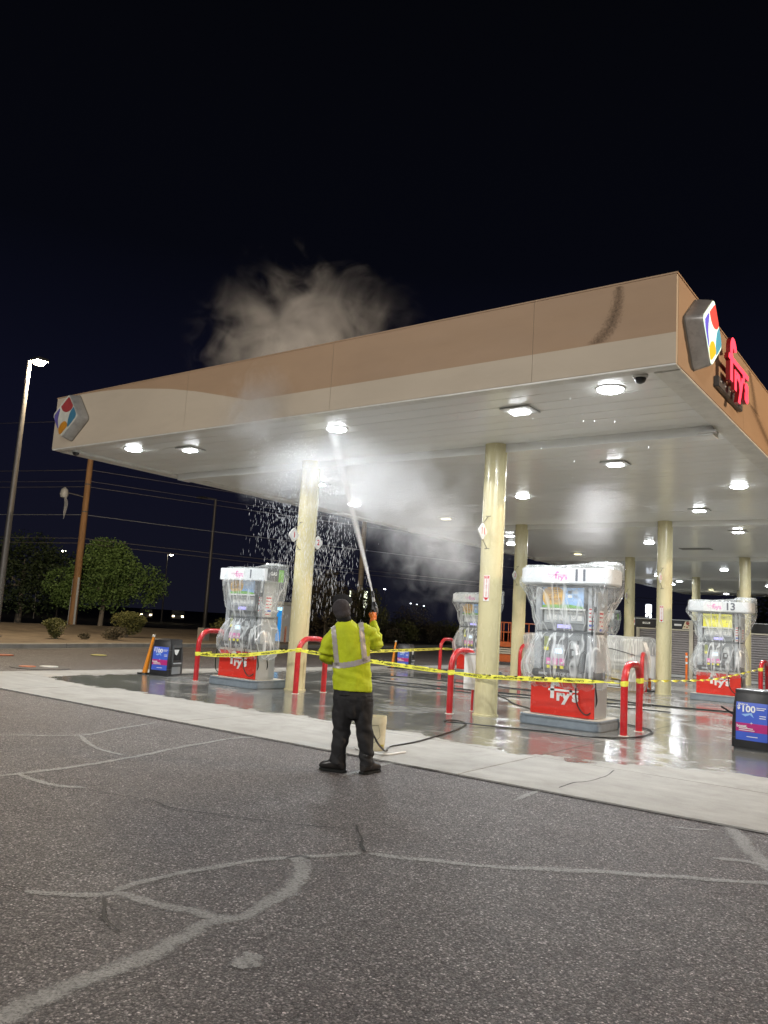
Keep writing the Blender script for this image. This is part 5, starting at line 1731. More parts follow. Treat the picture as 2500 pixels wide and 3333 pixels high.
# shirt
b = MB()
ell_rings(b, [(.835, -.070, -.003, .214, .150), (.90, -.076, 0, .212, .148), (.97, -.084, 0, .205, .142), (1.08, -.094, 0, .197, .134), (1.2, -.106, -.004, .198, .134), (1.30, -.122, -.008, .208, .136), (1.39, -.140, -.010, .210, .130), (1.46, -.155, -.006, .190, .115), (1.51, -.168, 0, .135, .09), (1.555, -.185, .004, .088, .075), (1.575, -.19, .006, .075, .068)], 28)
limb(b, [(-.28, .0, 1.425), (-.345, .0, 1.33), (-.375, .0, 1.21), (-.33, .09, 1.15), (-.16, .24, 1.17)], [.078, .078, .072, .070, .05], 16)
limb(b, [(.0, .0, 1.475), (.085, .02, 1.42), (.135, .05, 1.345), (.148, .10, 1.36), (.118, .19, 1.50), (.108, .215, 1.555)], [.082, .080, .076, .070, .052, .044], 16)
def shirt_folds(c):
    f = 0
    # drape folds from the back to the hem, gathers at the elbows and the waist
    f += .0045 * math.sin(26 * c.x + 7 * c.z + 3 * noise.noise(c * 4)) * max(0, 1 - abs(c.z - .93) / .16)
    f += .004 * math.sin(42 * c.z + 16 * c.x + 3 * noise.noise(c * 5)) * max(0, 1 - abs(c.z - 1.02) / .10)
    if c.x < -.30: f += .007 * math.sin(70 * c.z + 22 * c.x + 3 * noise.noise(c * 9)) * max(0, 1 - abs(c.z - 1.19) / .15)
    if c.x > .06: f += .006 * math.sin(60 * c.z - 45 * c.x + 3 * noise.noise(c * 8)) * max(0, 1 - abs(c.z - 1.40) / .16)
    f += .005 * math.sin(45 * (c.x + c.z * .8)) * max(0, 1 - abs(c.x - .06) / .06) * max(0, 1 - abs(c.z - 1.38) / .12)
    return f
shirt = fuse(b, 'shirt', M_SHIRT, .0088, per, 3, .016, (5, 5, 3.2), lambda c: 1.9 * shirt_folds(c), 9.0)


def strips(src, tests, name):
    me = src.data
    idx, vs, fs = {}, [], []
    for p in me.polygons:
        c = p.center
        if any(t(c) for t in tests):
            f = []
            for vi in p.vertices:
                if vi not in idx:
                    idx[vi] = len(vs)
                    v = me.vertices[vi]
                    vs.append(v.co + v.normal * .0035)
                f.append(idx[vi])
            fs.append(tuple(f))
    q = MB(); q.v = vs; q.f = fs; q.m = [0] * len(fs)
    return q.build(name, M_REFL, src, smooth=True)
def seg(xa, za, xb, zb, hw):
    return lambda c: zb <= c.z <= za and abs(c.x - (xa + (xb - xa) * (za - c.z) / (za - zb))) < hw
strips(shirt, [seg(-.315, 1.50, -.245, 1.09, .026)], 'shoulder_stripe')
strips(shirt, [seg(-.030, 1.575, .042, 1.15, .027)], 'shoulder_stripe')
strips(shirt, [lambda c: -.305 < c.x < .118 and abs(c.z - (1.080 + (c.x + .29) * .245 + .02 * ((c.x + .1) / .2) ** 2 - .012)) < .029 and not (c.y > .16)], 'waist_stripe')

# head gear
b = MB()
ellipsoid(b, (-.243, -.012, 1.688), (.098, .108, .103), 24, 16)
ellipsoid(b, (-.225, -.035, 1.635), (.086, .085, .075), 20, 12)
bean = fuse(b, 'beanie', M_BEAN, .007, per, 4, .003, (30, 30, 30))
b = MB()
rs = []
for z, rx, ry in ((0, .100, .085), (.012, .106, .09), (.02, .095, .078)):
    rs.append([(-.245 + rx * math.cos(t), .075 + (ry * math.sin(t)) * .75, 1.772 + z + ry * math.sin(t) * .72) for t in (2 * math.pi * k / 24 for k in range(24))])
MB().rings(rs).build('cap_visor', M_HAIR, per, smooth=True)
b = MB()
ell_rings(b, [(1.535, -.195, -.01, .072, .066), (1.57, -.205, -.018, .080, .076), (1.61, -.215, -.025, .078, .078), (1.635, -.222, -.02, .06, .06)], 20)
fuse(b, 'neck_gaiter', M_HAIR, .008, per, 3, .004, (25, 25, 25))


def hand(name, palm, grip_dir, side, label=None):
    """gloved hand: palm, four unequal bent fingers closed on the grip and an opposed thumb"""
    b_ = MB()
    px, py_, pz = palm
    ellipsoid(b_, (px, py_, pz), (.030, .036, .048), 16, 12)
    limb(b_, [(px, py_ - .02, pz - .045), (px + .004, py_ - .015, pz - .085)], [.030, .036], 12)
    for k, (L, dz) in enumerate(((.030, .034), (.035, .012), (.032, -.010), (.025, -.030))):
        zz_ = pz + dz
        limb(b_, [(px + side * .020, py_ + .018, zz_), (px + side * .038, py_ + .038 + L * .3, zz_ + .002), (px + side * .020, py_ + .056 + L * .4, zz_ - .002), (px - side * .012, py_ + .052 + L * .2, zz_ - .005)], [.0105, .0098, .0092, .0085], 8)
    limb(b_, [(px - side * .016, py_ + .008, pz - .015), (px - side * .036, py_ + .030, pz + .016), (px - side * .028, py_ + .052, pz + .036)], [.014, .0115, .010], 8)
    return fuse(b_, name, M_GLOVE, .0042, per, 3, .0015, (60, 60, 60))


hand('glove', (.100, .235, 1.628), None, 1)
hand('glove', (-.120, .275, 1.165), None, -1)

gun = thing('pressure_washer_gun', 'black pressure washer gun held up in an orange glove', 'spray gun', (PX, PY, -.018), PR)
q = MB()
q.tube([(.104, .300, 1.57), (.106, .298, 1.63), (.108, .300, 1.69)], [.017, .021, .026], 12)
q.build('grip', M_BLACK, gun, smooth=True)
q = MB()
q.tube([(.126, .292, 1.635), (.122, .300, 1.68), (.112, .318, 1.735), (.103, .335, 1.78)], [.030, .040, .036, .026], 14)
q.build('gun_body', M_BLACK, gun, smooth=True)
MB().tube([(.135, .280, 1.66), (.128, .290, 1.74)], .010, 8).build('side_grip', M_LGREY, gun, smooth=True)
MB().tube(spline([(.112, .345, 1.60), (.122, .365, 1.64), (.118, .355, 1.69)], 4), .006, 6).build('trigger', M_BLACK, gun, smooth=True)
MB().tube([(.103, .335, 1.78), (.092, .350, 1.84)], [.018, .015], 10).build('coupling', M_LGREY, gun, smooth=True)
MB().tube([(.093, .350, 1.835), (.078, .370, 1.905)], [.022, .015], 10).build('nozzle', M_BLACK, gun, smooth=True)

# ------------------------------------------------------------------ water: drops, jet and mist
M_DROP = pm('water drops', (.78, .80, .83), .10, var=.05, coat=.6)  # clear water coloured white to carry the lamps' glints
rw = random.Random(11)
mb = MB()
def drop(x, y, z, L, r0, lean=0.0):
    n = len(mb.v)
    mb.v.extend([(x, y, z - L / 2), (x + r0 + lean * .5, y, z), (x + lean * .5, y + r0, z), (x - r0 + lean * .5, y, z), (x + lean * .5, y - r0, z), (x + lean, y, z + L / 2)])
    for a, b_ in ((1, 2), (2, 3), (3, 4), (4, 1)):
        mb.f.append((n, n + b_, n + a)); mb.f.append((n + 5, n + a, n + b_)); mb.m.extend([0, 0])
cnt = 0
while cnt < 3000:
    x = rw.uniform(-11.15, -8.9); z = rw.uniform(1.5, 4.95); y_ = rw.uniform(10.2, 12.0)
    xl = -10.85 + .04 * (4.95 - z); xr = -9.75 + .32 * (4.95 - z)
    if x < xl or x > xr: continue
    dens = (.95 if z > 3.0 else max(.10, .95 - (3.0 - z) * .55)) * (.45 + .9 * noise.noise(Vector((x * 2.2, y_, z * .8))) + .3)
    if rw.random() > dens: continue
    up_ = (4.95 - z) / 3.7
    drop(x, y_, z, rw.uniform(.015, .05) + up_ * rw.uniform(.03, .13), rw.uniform(.0014, .0040) * (1 - .35 * up_), rw.uniform(-.006, .006))
    cnt += 1
for k in range(18):
    drop(rw.uniform(-7.2, -3.6), rw.uniform(10.2, 13), rw.uniform(4.2, 4.85), rw.uniform(.02, .06), .004)
for k in range(240):
    t = rw.random() ** .7
    drop(-8.9 + rw.gauss(0, .45 * t + .05), 10.2 + rw.gauss(0, .3), 4.95 - 1.9 * t + rw.gauss(0, .2), rw.uniform(.012, .03), .0035)
tag(mb.build('water_drops', M_DROP), 'shower of falling water drops left of the spray, in front of the column', 'water drops', kind='stuff')


def mat_mist(name, dens, thr, scale, col=(.92, .93, .95), aniso=.25, soft=.25, stretch=(1, 1, 1), power=1.0, detail=5, off=(0, 0, 0)):
    m, t, b_ = nt(name)
    t.nodes.remove(b_)
    out = t.nodes['Material Output']
    pv = N(t, 'ShaderNodeVolumePrincipled')
    pv.inputs['Color'].default_value = (*col, 1)
    pv.inputs['Anisotropy'].default_value = aniso
    tc = t.nodes.new('ShaderNodeTexCoord')
    ln = N(t, 'ShaderNodeVectorMath', operation='LENGTH')
    lk(t, tc.outputs['Object'], ln.inputs[0])
    fall = mth(t, 'SUBTRACT', 1.0, ln.outputs['Value'], clamp=True)
    p = wpos(t)
    mp = N(t, 'ShaderNodeMapping'); mp.inputs['Scale'].default_value = stretch; mp.inputs['Location'].default_value = off
    lk(t, p, mp.inputs['Vector'])
    nz = noise_n(t, mp.outputs[0], scale, detail, .60, 1.3)
    # density = clamp((noise - thr + falloff*k)) * falloff
    d = mth(t, 'ADD', mth(t, 'SUBTRACT', nz, thr), mth(t, 'MULTIPLY', fall, .55))
    d = mth(t, 'DIVIDE', d, soft, clamp=True)
    d = mth(t, 'POWER', d, 1.5)
    d = mth(t, 'MULTIPLY', d, mth(t, 'POWER', mth(t, 'MULTIPLY', fall, 1.6, clamp=True), power))
    # density cut towards the lamp, shaping an even glow instead of a blown-out core
    vs = N(t, 'ShaderNodeVectorMath', operation='DISTANCE'); lk(t, p, vs.inputs[0]); vs.inputs[1].default_value = (-9.12, 10.77, 4.85)
    mr_ = mth(t, 'MAXIMUM', mth(t, 'POWER', mth(t, 'MULTIPLY', vs.outputs['Value'], .38, clamp=True), 2.0), .008)
    d = mth(t, 'MULTIPLY', d, mr_)
    lk(t, mth(t, 'MULTIPLY', d, dens), pv.inputs['Density'])
    lk(t, pv.outputs[0], out.inputs['Volume'])
    m.cycles.volume_step_rate = .5
    return m


def mist(name, loc, rad, mat, label, rot=(0, 0, 0)):
    bm_ = icos(1.0, 3)
    me_ = bpy.data.meshes.new(name); bm_.to_mesh(me_); bm_.free()
    me_.materials.append(mat)
    o = bpy.data.objects.new(name, me_); COL.objects.link(o)
    o.location = loc; o.scale = rad; o.rotation_euler = rot
    return tag(o, label, 'mist', kind='stuff')


mist('spray_mist', (-8.75, 10.95, 4.15), (2.9, 1.25, 1.45), mat_mist('bright mist', 1.35, .56, 1.9, soft=.30, detail=7, off=(3, 1, 2)), 'white cloud of water mist round the light above the person', (0, R(18), 0))
mist('spray_mist', (-9.75, 9.35, 5.05), (1.15, .40, .95), mat_mist('fascia mist', 4.5, .54, 2.0, soft=.4, off=(1, 5, 2)), 'thin mist drifting up over the beige and brown fascia', (0, R(-12), 0))
mist('drifting_mist', (-7.35, 11.5, 3.05), (2.0, 1.1, 1.55), mat_mist('thin mist', 1.0, .64, 1.9, soft=.4, off=(7, 1, 9)), 'thin grey mist drifting between the spray and the nearest column', (0, R(25), 0))
mist('steam_wisp', (-5.75, 14.5, 3.75), (1.1, .8, 1.35), mat_mist('steam wisp', .7, .60, 2.2, soft=.4, off=(2, 8, 4)), 'small wisp of steam under a square light right of the nearest column', (0, R(20), 0))
mist('steam_cloud', (-11.3, 12.0, 7.2), (3.6, 2.3, 2.5), mat_mist('steam cloud', 2.3, .68, .95, col=(.95, .94, .93), soft=.55, detail=7, off=(4.2, 0, 1)), 'pale cloud of steam rising over the canopy edge')

mist('spray_mist', (-9.95, 10.4, 4.32), (1.35, .75, .85), mat_mist('left mist', 2.1, .51, 2.2, soft=.30, detail=7, off=(5, 9, 3)), 'white mist left of the glaring light, where the drops begin', (0, R(-15), 0))

# the jet: a cone of dense spray from nozzle to soffit
ND = Vector((PX + .078 * math.cos(PR) - .370 * math.sin(PR), PY + .078 * math.sin(PR) + .370 * math.cos(PR), 1.888))
HT = Vector((-8.66, 10.02, 4.95))
AX_ = HT - ND
LJ = AX_.length
mb = MB()
mb.rings([[(r0 * math.cos(t), r0 * math.sin(t), z) for t in (2 * math.pi * k / 24 for k in range(24))] for r0, z in ((.008, 0), (.05, .35), (.10, 1.2), (.17, 2.6), (.28, LJ))])
m, t, b_ = nt('jet spray')
t.nodes.remove(b_)
pv = N(t, 'ShaderNodeVolumePrincipled'); pv.inputs['Color'].default_value = (.95, .96, .97, 1); pv.inputs['Anisotropy'].default_value = .3
tc = t.nodes.new('ShaderNodeTexCoord'); sx = t.nodes.new('ShaderNodeSeparateXYZ'); lk(t, tc.outputs['Object'], sx.inputs[0])
rad = mth(t, 'SQRT', mth(t, 'ADD', mth(t, 'MULTIPLY', sx.outputs[0], sx.outputs[0]), mth(t, 'MULTIPLY', sx.outputs[1], sx.outputs[1])))
rmax = mth(t, 'MULTIPLY_ADD', sx.outputs[2], .022, .013)
prof_ = mth(t, 'SUBTRACT', 1.0, mth(t, 'DIVIDE', rad, rmax), clamp=True)
dz_ = mth(t, 'DIVIDE', 60.0, mth(t, 'ADD', mth(t, 'POWER', mth(t, 'MAXIMUM', sx.outputs[2], .0), 1.9), .20))
nz = noise_n(t, tc.outputs['Object'], 6, 3, .6)
lk(t, mth(t, 'MULTIPLY', mth(t, 'MULTIPLY', mth(t, 'POWER', prof_, 1.3), dz_), mth(t, 'MULTIPLY_ADD', nz, 1.4, .3)), pv.inputs['Density'])
lk(t, pv.outputs[0], t.nodes['Material Output'].inputs['Volume'])
m.cycles.volume_step_rate = .15
jo = mb.build('water_jet', m)
jo.matrix_world = Matrix.Translation(ND) @ AX_.to_track_quat('Z', 'Y').to_matrix().to_4x4()
tag(jo, 'straight white jet of water from the gun up to the soffit', 'water jet', kind='stuff')

# ------------------------------------------------------------------ trees, shrubs
def leaves(n, blobs, size, seed, droop=0.0, hang=None):
    rn = random.Random(seed)
    q = MB()
    vols = [b_[3] * b_[4] * b_[5] for b_ in blobs]
    for i in range(n):
        b_ = rn.choices(blobs, vols)[0]
        while True:
            d = Vector((rn.gauss(0, 1), rn.gauss(0, 1), rn.gauss(0, 1))).normalized()
            r0 = rn.random() ** .38
            p = Vector((b_[0] + d.x * b_[3] * r0, b_[1] + d.y * b_[4] * r0, b_[2] + d.z * b_[5] * r0))
            if noise.noise(p * 1.25 + Vector((seed, 0, 0))) > -.06 or rn.random() < .13: break
        if droop and rn.random() < .3: p.z -= rn.random() * droop
        if p.z < .05: p.z = .05 + rn.random() * .2
        s = size * rn.uniform(.6, 1.4)
        a = Vector((rn.gauss(0, 1), rn.gauss(0, 1), rn.gauss(0, .6) - .4)).normalized()
        c = a.cross(Vector((rn.gauss(0, 1), rn.gauss(0, 1), rn.gauss(0, 1)))).normalized()
        q.quad(p, p + a * s * .5 + c * s * .28, p + a * s, p + a * s * .5 - c * s * .28)
    return q


M_BARK = pm('grey bark', (.19, .165, .135), .85, var=.25, scale=4, bump=.5, bscale=20, stretch=(1, 1, .3))
M_LEAF = mat_foliage('green leaves', (.095, .165, .040), (.15, .24, .065))
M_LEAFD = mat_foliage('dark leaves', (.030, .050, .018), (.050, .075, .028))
M_SHRUB = mat_foliage('olive shrub leaves', (.10, .105, .026), (.15, .15, .045))
M_DRY = mat_foliage('dry brush leaves', (.075, .062, .035), (.11, .09, .05))


def tree(label, x, y, h, blobs, n, size, seed, mat, trunk=.16, branches=5, base=.1, droop=.5):
    r_ = thing('tree', label, 'tree', (x, y, base), group='trees beyond the kerb')
    leaves(n, blobs, size, seed, droop).build('crown', mat, r_)
    q = MB()
    q.tube(spline([(0, 0, -.1), (.05, .02, h * .18), (.0, .05, h * .38), (.1, 0, h * .6)], 4), [trunk * (1 - .045 * i) for i in range(13)], 10)
    rn = random.Random(seed)
    for k in range(branches):
        b_ = blobs[k % len(blobs)]
        z0 = h * rn.uniform(.25, .45)
        q.tube(spline([(0, .03, z0), (b_[0] * .5, b_[1] * .5, (z0 + b_[2]) / 2 + .2), (b_[0], b_[1], b_[2])], 4), [trunk * .5 * (1 - .09 * i) for i in range(9)], 6)
    q.build('trunk', M_BARK, r_, smooth=True)
    return r_


tree('leafy green tree with drooping crown behind the wooden utility pole', -43.3, 29.9, 6.0,
     [(0, 0, 4.2, 1.7, 1.7, 1.35), (.9, .4, 3.4, 1.5, 1.5, 1.5), (-1.0, -.5, 3.2, 1.5, 1.4, 1.3), (-2.0, -1.6, 2.6, 1.2, 1.2, 1.1), (2.4, 1.7, 2.9, 1.15, 1.1, 1.25), (.3, .3, 2.3, 1.7, 1.6, .9), (-1.3, -1.1, 1.9, 1.4, 1.4, .8), (0, 0, 5.0, 1.3, 1.3, .7)], 22000, .16, 3, M_LEAF, .17, 6)
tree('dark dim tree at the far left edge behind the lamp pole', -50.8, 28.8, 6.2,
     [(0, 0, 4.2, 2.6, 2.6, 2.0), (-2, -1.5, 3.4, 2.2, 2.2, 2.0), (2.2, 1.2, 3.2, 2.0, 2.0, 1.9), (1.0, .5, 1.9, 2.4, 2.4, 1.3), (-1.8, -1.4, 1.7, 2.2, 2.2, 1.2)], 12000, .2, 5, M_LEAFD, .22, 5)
tree('brownish tree between pump 1 and the cream column', -34.2, 40.6, 4.6,
     [(0, 0, 3.4, 1.3, 1.3, 1.4), (.9, .6, 2.5, 1.3, 1.2, 1.3), (-.8, -.6, 2.3, 1.3, 1.2, 1.2), (.3, .2, 1.4, 1.4, 1.4, .9)], 7000, .15, 8, M_DRY, .12, 4)
tree('green tree behind the person\'s head', -33.6, 44.2, 3.9,
     [(0, 0, 2.7, 1.1, 1.1, 1.2), (.6, .4, 1.9, 1.0, 1.0, .9), (-.5, -.3, 1.7, 1.0, 1.0, .8)], 4500, .14, 9, M_SHRUB, .10, 3)


def shrub(label, x, y, blobs, n, seed, mat=None, size=.10, stem=True):
    r_ = thing('shrub', label, 'shrub', (x, y, .10), group='shrubs beyond the kerb')
    leaves(n, blobs, size, seed).build('foliage', mat or M_SHRUB, r_)
    if stem:
        q = MB()
        for k in range(5):
            a = k * 1.3
            q.tube([(0, 0, -.05), (.12 * math.cos(a), .12 * math.sin(a), .25), (.3 * math.cos(a), .3 * math.sin(a), .55)], [.03, .02, .012], 5)
        q.build('stem', M_BARK, r_)
    return r_


shrub('small flat topped shrub by the kerb left of the utility pole', -29.4, 18.33, [(0, 0, .62, .52, .52, .20), (0, 0, .40, .34, .34, .28), (0, 0, .2, .2, .2, .2)], 3200, 21, size=.07)
shrub('larger round shrub right of the green tree trunk', -32.4, 23.9, [(0, 0, .82, .85, .85, .42), (.1, .1, .5, .55, .55, .4)], 5000, 22, size=.075)
shrub('low brown mound shaped shrub in front of the round shrub', -29.3, 21.0, [(0, 0, .26, .55, .5, .30)], 2600, 23, M_DRY, .06, False)
shrub('tiny dry tuft between the two clipped shrubs', -29.2, 19.5, [(0, 0, .13, .26, .24, .16)], 700, 24, M_DRY, .05, False)
shrub('round shrub behind the left red guard rail of pump 1', -31.5, 29.6, [(0, 0, .75, 1.1, 1.0, .5), (.3, .3, .45, .9, .9, .4)], 5000, 25, size=.085)
for k, (px_, yy, rr_, hh) in enumerate(((-33.0, 41.5, 1.2, 1.3), (-33.5, 43.5, 1.3, 1.5), (-33.4, 46.0, 1.4, 1.6), (-33.6, 48.4, 1.4, 1.7), (-34.4, 51.3, 1.8, 2.9), (-34.0, 53.6, 1.5, 1.7), (-34.3, 56.2, 1.5, 1.9), (-34.6, 58.6, 1.4, 1.4))):
    shrub(('olive hedge bush in the strip right of the person, ' + ('nearest', 'second', 'third', 'fourth', 'tallest', 'sixth', 'seventh', 'farthest')[k] + ' along the kerb'), px_, yy,
          [(0, 0, hh * .55, rr_, rr_, hh * .5), (.2, .4, hh * .4, rr_ * .9, rr_, hh * .4)], 3000, 30 + k, M_DRY if k % 3 else M_SHRUB, .13, False)
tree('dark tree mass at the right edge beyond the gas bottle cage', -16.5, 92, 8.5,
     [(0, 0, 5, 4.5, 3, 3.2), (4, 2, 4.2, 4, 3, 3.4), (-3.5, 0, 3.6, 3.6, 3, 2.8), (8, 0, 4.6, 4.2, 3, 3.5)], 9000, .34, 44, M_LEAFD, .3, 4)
MB_b = MB().box(-.22, .22, -.2, .2, 0, .62)
tag(MB_b.build('block_pier', M_KERB, loc=(-31.2, 27.6, .1)), 'small pale concrete block beside the round shrub at pump 1', 'concrete block')

# ------------------------------------------------------------------ poles, wires, lamps
M_GALV = pm('galvanised pole', (.20, .19, .175), .45, metal=.4, var=.1)
M_WOODP = pm('weathered wood pole', (.30, .165, .075), .8, var=.3, scale=2.5, dirt=.5, dcol=(.11, .07, .04), stretch=(1, 1, .15), bump=.4)
up = thing('utility_pole', 'tall brown wooden utility pole left of the green tree', 'utility pole', (-43.47, 28.1, .1))
q = MB().tube([(0, 0, -.3), (0, 0, 13.2)], [.24, .15], 14); q.build('pole_shaft', M_WOODP, up, smooth=True)
MB().tube([(.24, -.03, -.2), (.22, -.03, 3.0)], .07, 8).build('cable_guard', M_LGREY, up, smooth=True)
MB().tube([(-.25, -.12, -.2), (-.2, -.10, 2.9)], .05, 8).build('cable_guard', M_LGREY, up, smooth=True)
for z in (12.9,):
    MB().box(-1.1, 1.1, -.06, .06, z - .06, z + .06).build('crossarm', M_WOODP, up)
for z in (4.9, 5.2, 7.0, 8.7):
    MB().lathe([(.20, z), (.20, z + .07)], 12).build('band', M_DARKG, up)
MB().tube([(0, 0, 7.9), (-.5, -.35, 8.05), (-1.0, -.7, 8.15)], .03, 6).build('lamp_arm', M_GALV, up)
MB().lathe([(.02, 8.5), (.20, 8.35), (.26, 8.05), (.20, 7.85), (.04, 7.8)], 12, c=(-1.15, -.8)).build('old_lamp_head', M_LGREY, up, smooth=True)
for k in range(5):
    MB().tube(spline([(-1.1 + .05 * k, -.8, 7.85), (-1.05 + .08 * k, -.75, 7.4), (-1.0 + .02 * k, -.8, 6.9 - .1 * k)], 4), .012, 4).build('loose_cable', M_LGREY, up)
dR = Vector((.413, .911, 0)); dL = Vector((-.934, -.358, 0))
base = Vector((-43.47, 28.1, .1))
for i, z in enumerate((12.9, 9.75, 9.05, 8.70, 6.95, 5.50, 5.20)):
    pts = []
    for d, Ls in ((dL, 60), (dR, 75)):
        L_ = []
        for k in range(17):
            t_ = k / 16
            L_.append(base + d * (Ls * t_) + Vector((0, 0, z - .1 - 2.0 * 4 * .18 * t_ * (1 - t_))))
        pts.append(L_)
    path = list(reversed(pts[0])) + pts[1][1:]
    q = MB().tube(path, .016 if i in (1, 3) else .018 if i > 3 else .013, 5)
    tag(q.build('power_line', M_GALV if i != 4 else M_MIDG), ('topmost', 'second', 'third', 'fourth, brightest', 'fifth', 'sixth', 'lowest')[i] + ' overhead wire on the wooden utility pole', 'overhead wire', group='overhead wires crossing behind the canopy')

sp = thing('signal_pole', 'pale pole with two lit edged signal heads beside the person\'s head', 'signal pole', (-35.35, 45.65, .05))
MB().tube([(0, 0, 0), (0, 0, 12.8)], [.23, .15], 14).build('pole_shaft', pm('pale pole', (.36, .30, .22), .6, var=.15, dirt=.3), sp, smooth=True)
for z in (1.6, 3.0, 4.0, 5.2):
    MB().lathe([(.235, z), (.235, z + .035)], 12).build('band', M_DARKG, sp)
M_EDGE = em('lit backplate edge', (.95, 1.0, .72), 2.6)
for sx_ in (-1, 1):
    hd = MB().box(sx_ * .50 - .13, sx_ * .50 + .13, -.30, .02, 2.35, 3.65).build('signal_head', M_MIDG, sp, bevel=.03)
    MB().box(sx_ * .66 - .035, sx_ * .66 + .035, -.32, -.02, 2.38, 3.62).build('lit_edge', M_EDGE, hd)
    MB().tube([(0, 0, 3.0), (sx_ * .4, -.12, 3.0)], .03, 6).build('head_bracket', M_DARKG, sp)
MB().box(-.16, .10, -.34, -.24, 1.9, 2.5).build('junction_box', M_DARKG, sp)


def street_lamp(label, x, y, h, arm, lit, lens_col=(1.0, .80, .50), power=0.0, strength=40.0, r0=.09, head=.42, z0=0.0, base_r=1.4, group='street and lot lamp posts'):
    r_ = thing('street_lamp', label, 'lamp post', (x, y, z0), group=group)
    MB().tube([(0, 0, 0), (0, 0, h)], [r0 * base_r, r0 * .8], 12).build('pole_shaft', M_GALV, r_, smooth=True)
    MB().lathe([(r0 * 2.4, 0), (r0 * 2.4, .05), (r0 * 1.5, .08)], 12).build('base_plate', M_GALV, r_)
    ax, ay = arm
    MB().tube([(0, 0, h - .05), (ax * .5, ay * .5, h + .05), (ax, ay, h + .05)], r0 * .5, 8).build('lamp_arm', M_GALV, r_, smooth=True)
    s = head / 2
    MB().rings([[(ax + u * s * k, ay + v * s * .8 * k, h + z) for u, v in ((-1, -1), (1, -1), (1, 1), (-1, 1))] for z, k in ((0, 1.0), (.10, .95), (.17, .6))]).build('lamp_head', M_DARKG, r_, bevel=.01)
    if lit:
        ln_ = MB(); ellipsoid(ln_, (ax, ay, h - .02), (s * .85, s * .75, s * .42), 16, 8)
        ln_.build('lamp_glass', em('lamp glass ' + str(lens_col) + str(strength), lens_col, strength), r_, smooth=True)
    if power:
        l = bpy.data.lights.new('light_source', 'POINT'); l.energy = power; l.color = lens_col; l.shadow_soft_size = s
        o = bpy.data.objects.new('light_source', l); COL.objects.link(o); o.location = (ax, ay, h - .32); o.parent = r_
    return r_


street_lamp('bright warm lamp post at the left edge of the lot', -30.05, 16.2, 10.95, (.30, .24), True, (1.0, .80, .55), 5200, 22, .10, .62, .1)
street_lamp('unlit lamp post with boxy head beyond pump 1', -52.55, 46.5, 11.2, (-1.1, -.55), False, r0=.13, head=.95, z0=.1)
for lb, x, y, z, arm, st, col in (('distant street lamp glowing left of the green tree crown', -90, 55.9, 8.2, (0, 0), 40, (1, .93, .75)),
                                  ('distant lit lamp on a thin pole right of the green tree', -90, 71.8, 9.4, (.4, .3), 40, (1, .93, .70)),
                                  ('tiny distant white lamp above pump 1', -90, 91.5, 10.0, (0, 0), 30, (.9, .95, 1)),
                                  ('tiny distant white lamp right of the spray gun', -90, 123.9, 8.2, (0, 0), 30, (.9, .95, 1)),
                                  ('left one of the tiny distant lamps above the hedge', -101.5, 150, 6.5, (0, 0), 14, (.8, .9, 1)),
                                  ('middle one of the tiny distant lamps above the hedge', -99.8, 150, 6.3, (0, 0), 14, (.8, .9, 1)),
                                  ('right one of the tiny distant lamps above the hedge', -97.9, 150, 6.1, (0, 0), 14, (.8, .9, 1))):
    street_lamp(lb, x, y, z, arm, True, col, 0, st, .05 if 'tiny' in lb else .08, .42 if 'tiny' in lb else .62, -.3, group='distant lit lamp posts')
# curved mast arm left of the green tree
ma = MB().tube(spline([(-78.5, 46.2, -.3), (-78.5, 46.2, 4.0), (-77.4, 46.0, 4.8), (-75.5, 45.4, 5.2), (-72.5, 44.6, 5.35), (-69.8, 43.9, 5.3)], 5), .06, 6)
tag(ma.build('mast_arm', pm('pale mast', (.6, .58, .5), .4)), 'pale curved mast arm showing left of the green tree', 'mast arm')


def far_car(label, x, y, rz, col, lamp_mat, n=2):
    r_ = thing('distant_car', label, 'car', (x, y, -.05), R(rz), group='distant cars on the street')
    MB().rings([[(px_, s * .85, z) for px_, z in ((-2.2, .35), (-2.2, .85), (-1.5, .95), (-.9, 1.42), (.6, 1.45), (1.3, 1.0), (2.2, .85), (2.2, .35))] for s in (-1, 1)]).build('car_body', col, r_, bevel=.05)
    for px_ in (-1.35, 1.35):
        for s in (-.8, .8):
            MB().rings([[(px_ + .32 * math.cos(t_), s - .1, .32 + .32 * math.sin(t_)) for t_ in (2 * math.pi * k / 12 for k in range(12))], [(px_ + .32 * math.cos(t_), s + .1, .32 + .32 * math.sin(t_)) for t_ in (2 * math.pi * k / 12 for k in range(12))]]).build('wheel', M_RUBBER, r_)
    for s in (-.6, .6):
        MB().box(2.2, 2.26, s - .13, s + .13, .62, .78).build('car_lamp', lamp_mat, r_)
    return r_


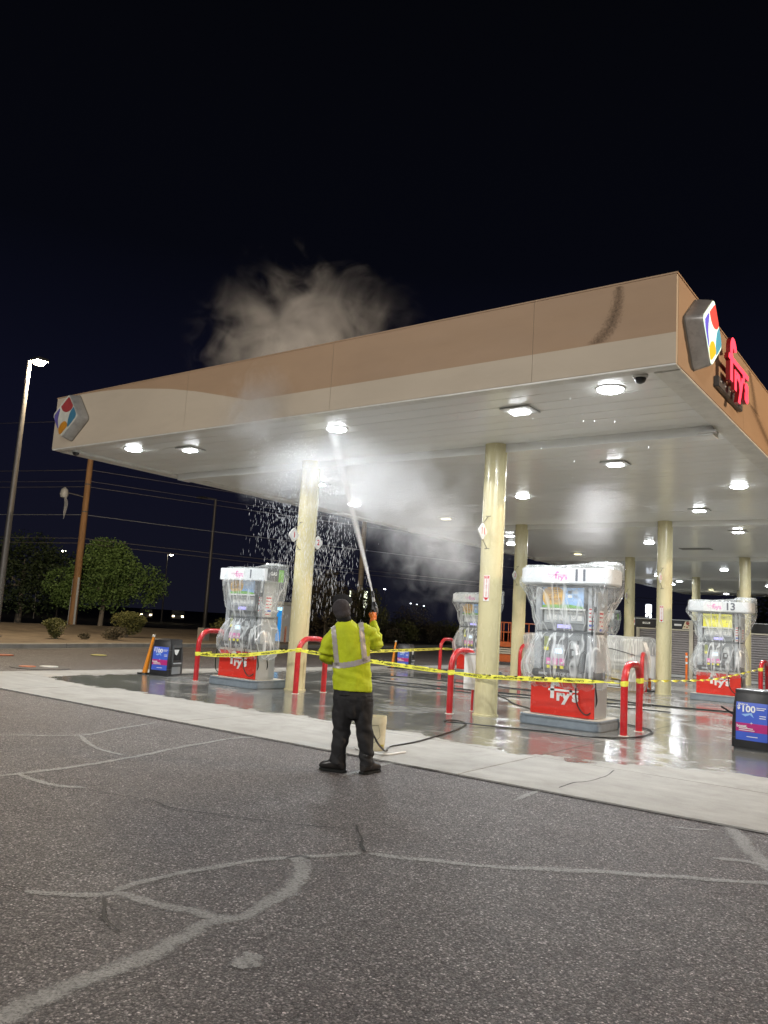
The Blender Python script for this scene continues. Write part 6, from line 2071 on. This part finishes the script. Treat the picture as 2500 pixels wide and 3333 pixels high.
M_HEAD = em('headlamp', (1, .8, .5), 16); M_TAIL = em('tail lamp', (1, .06, .03), 10)
far_car('distant car with orange lights right of the green tree', -88.5, 68.0, -38, M_DARKG, M_HEAD)
far_car('distant car with white orange lights between tree and unlit lamp post', -88.5, 73.4, -40, M_DARKG, M_HEAD)
far_car('distant car with red tail lights above the hedge', -94, 147, -57, M_DARKG, M_TAIL)
far_car('second distant car with red tail lights above the hedge', -91.5, 150, -57, M_DARKG, M_TAIL)
for nm, x, y, z in (('warm glowing lamp cluster between pump 11 and a far column', -55.2, 150, 4.6), ):
    street_lamp(nm, x, y, z, (0, 0), True, (1, .85, .5), 0, 20, .06, 1.3, -.3, group='distant lit lamp posts')
fs = thing('tall_lit_sign', 'tall narrow white lit sign above the dark kiosk header', 'sign', (-19.3, 60.5, -.3), R(18))
MB().tube([(0, 0, 0), (0, 0, 3.6)], .10, 10).build('sign_post', M_GALV, fs)
M_WS = em('white lit sign', (.82, .88, 1.0), 3.0)
slabq = MB().prism(rrect(-.22, .22, 3.72, 4.42, .10), lambda u, v: (u, -.08, v), lambda u, v: (u, .08, v)); slabq.build('sign_panel', M_WS, fs)
MB().prism(rrect(-.22, .22, 3.40, 3.68, .06), lambda u, v: (u, -.08, v), lambda u, v: (u, .08, v)).build('sign_panel', M_WS, fs)
for z in (4.0, 4.16):
    MB().prism([(-.1, z + .05), (0, z), (.1, z + .05), (0, z - .06)], lambda u, v: (u, -.081, v), lambda u, v: (u, -.09, v)).build('sign_mark', M_BLUE, fs)

# lot lamps standing behind and beside the photographer light the fascia and the asphalt
def flood(label, x, y, h, aim, power, col):
    r_ = street_lamp(label, x, y, h, (0, .45), True, col, 0, 25, .10, .6, -.02)
    l = bpy.data.lights.new('light_source', 'AREA'); l.shape = 'DISK'; l.size = .5; l.energy = power; l.color = col
    o = bpy.data.objects.new('light_source', l); COL.objects.link(o)
    o.parent = r_
    o.location = (0, .45, h - .28)
    d = Vector(aim) - Vector((x, y + .45, h - .3))
    o.rotation_euler = d.to_track_quat('-Z', 'Y').to_euler()
    return r_
flood('lot lamp post behind the photographer on the left', -13.0, -9.5, 9.5, (-9.5, 9.7, 3.0), 1650, (1.0, .97, .93))
flood('lot lamp post behind the photographer on the right', 5.5, -7.5, 9.5, (-5.0, 9.7, 2.4), 1350, (1.0, .97, .93))
flood('lot lamp post right of the canopy', 10.5, 17.0, 9.0, (-2.8, 12.0, 5.0), 2300, (1.0, .74, .50))
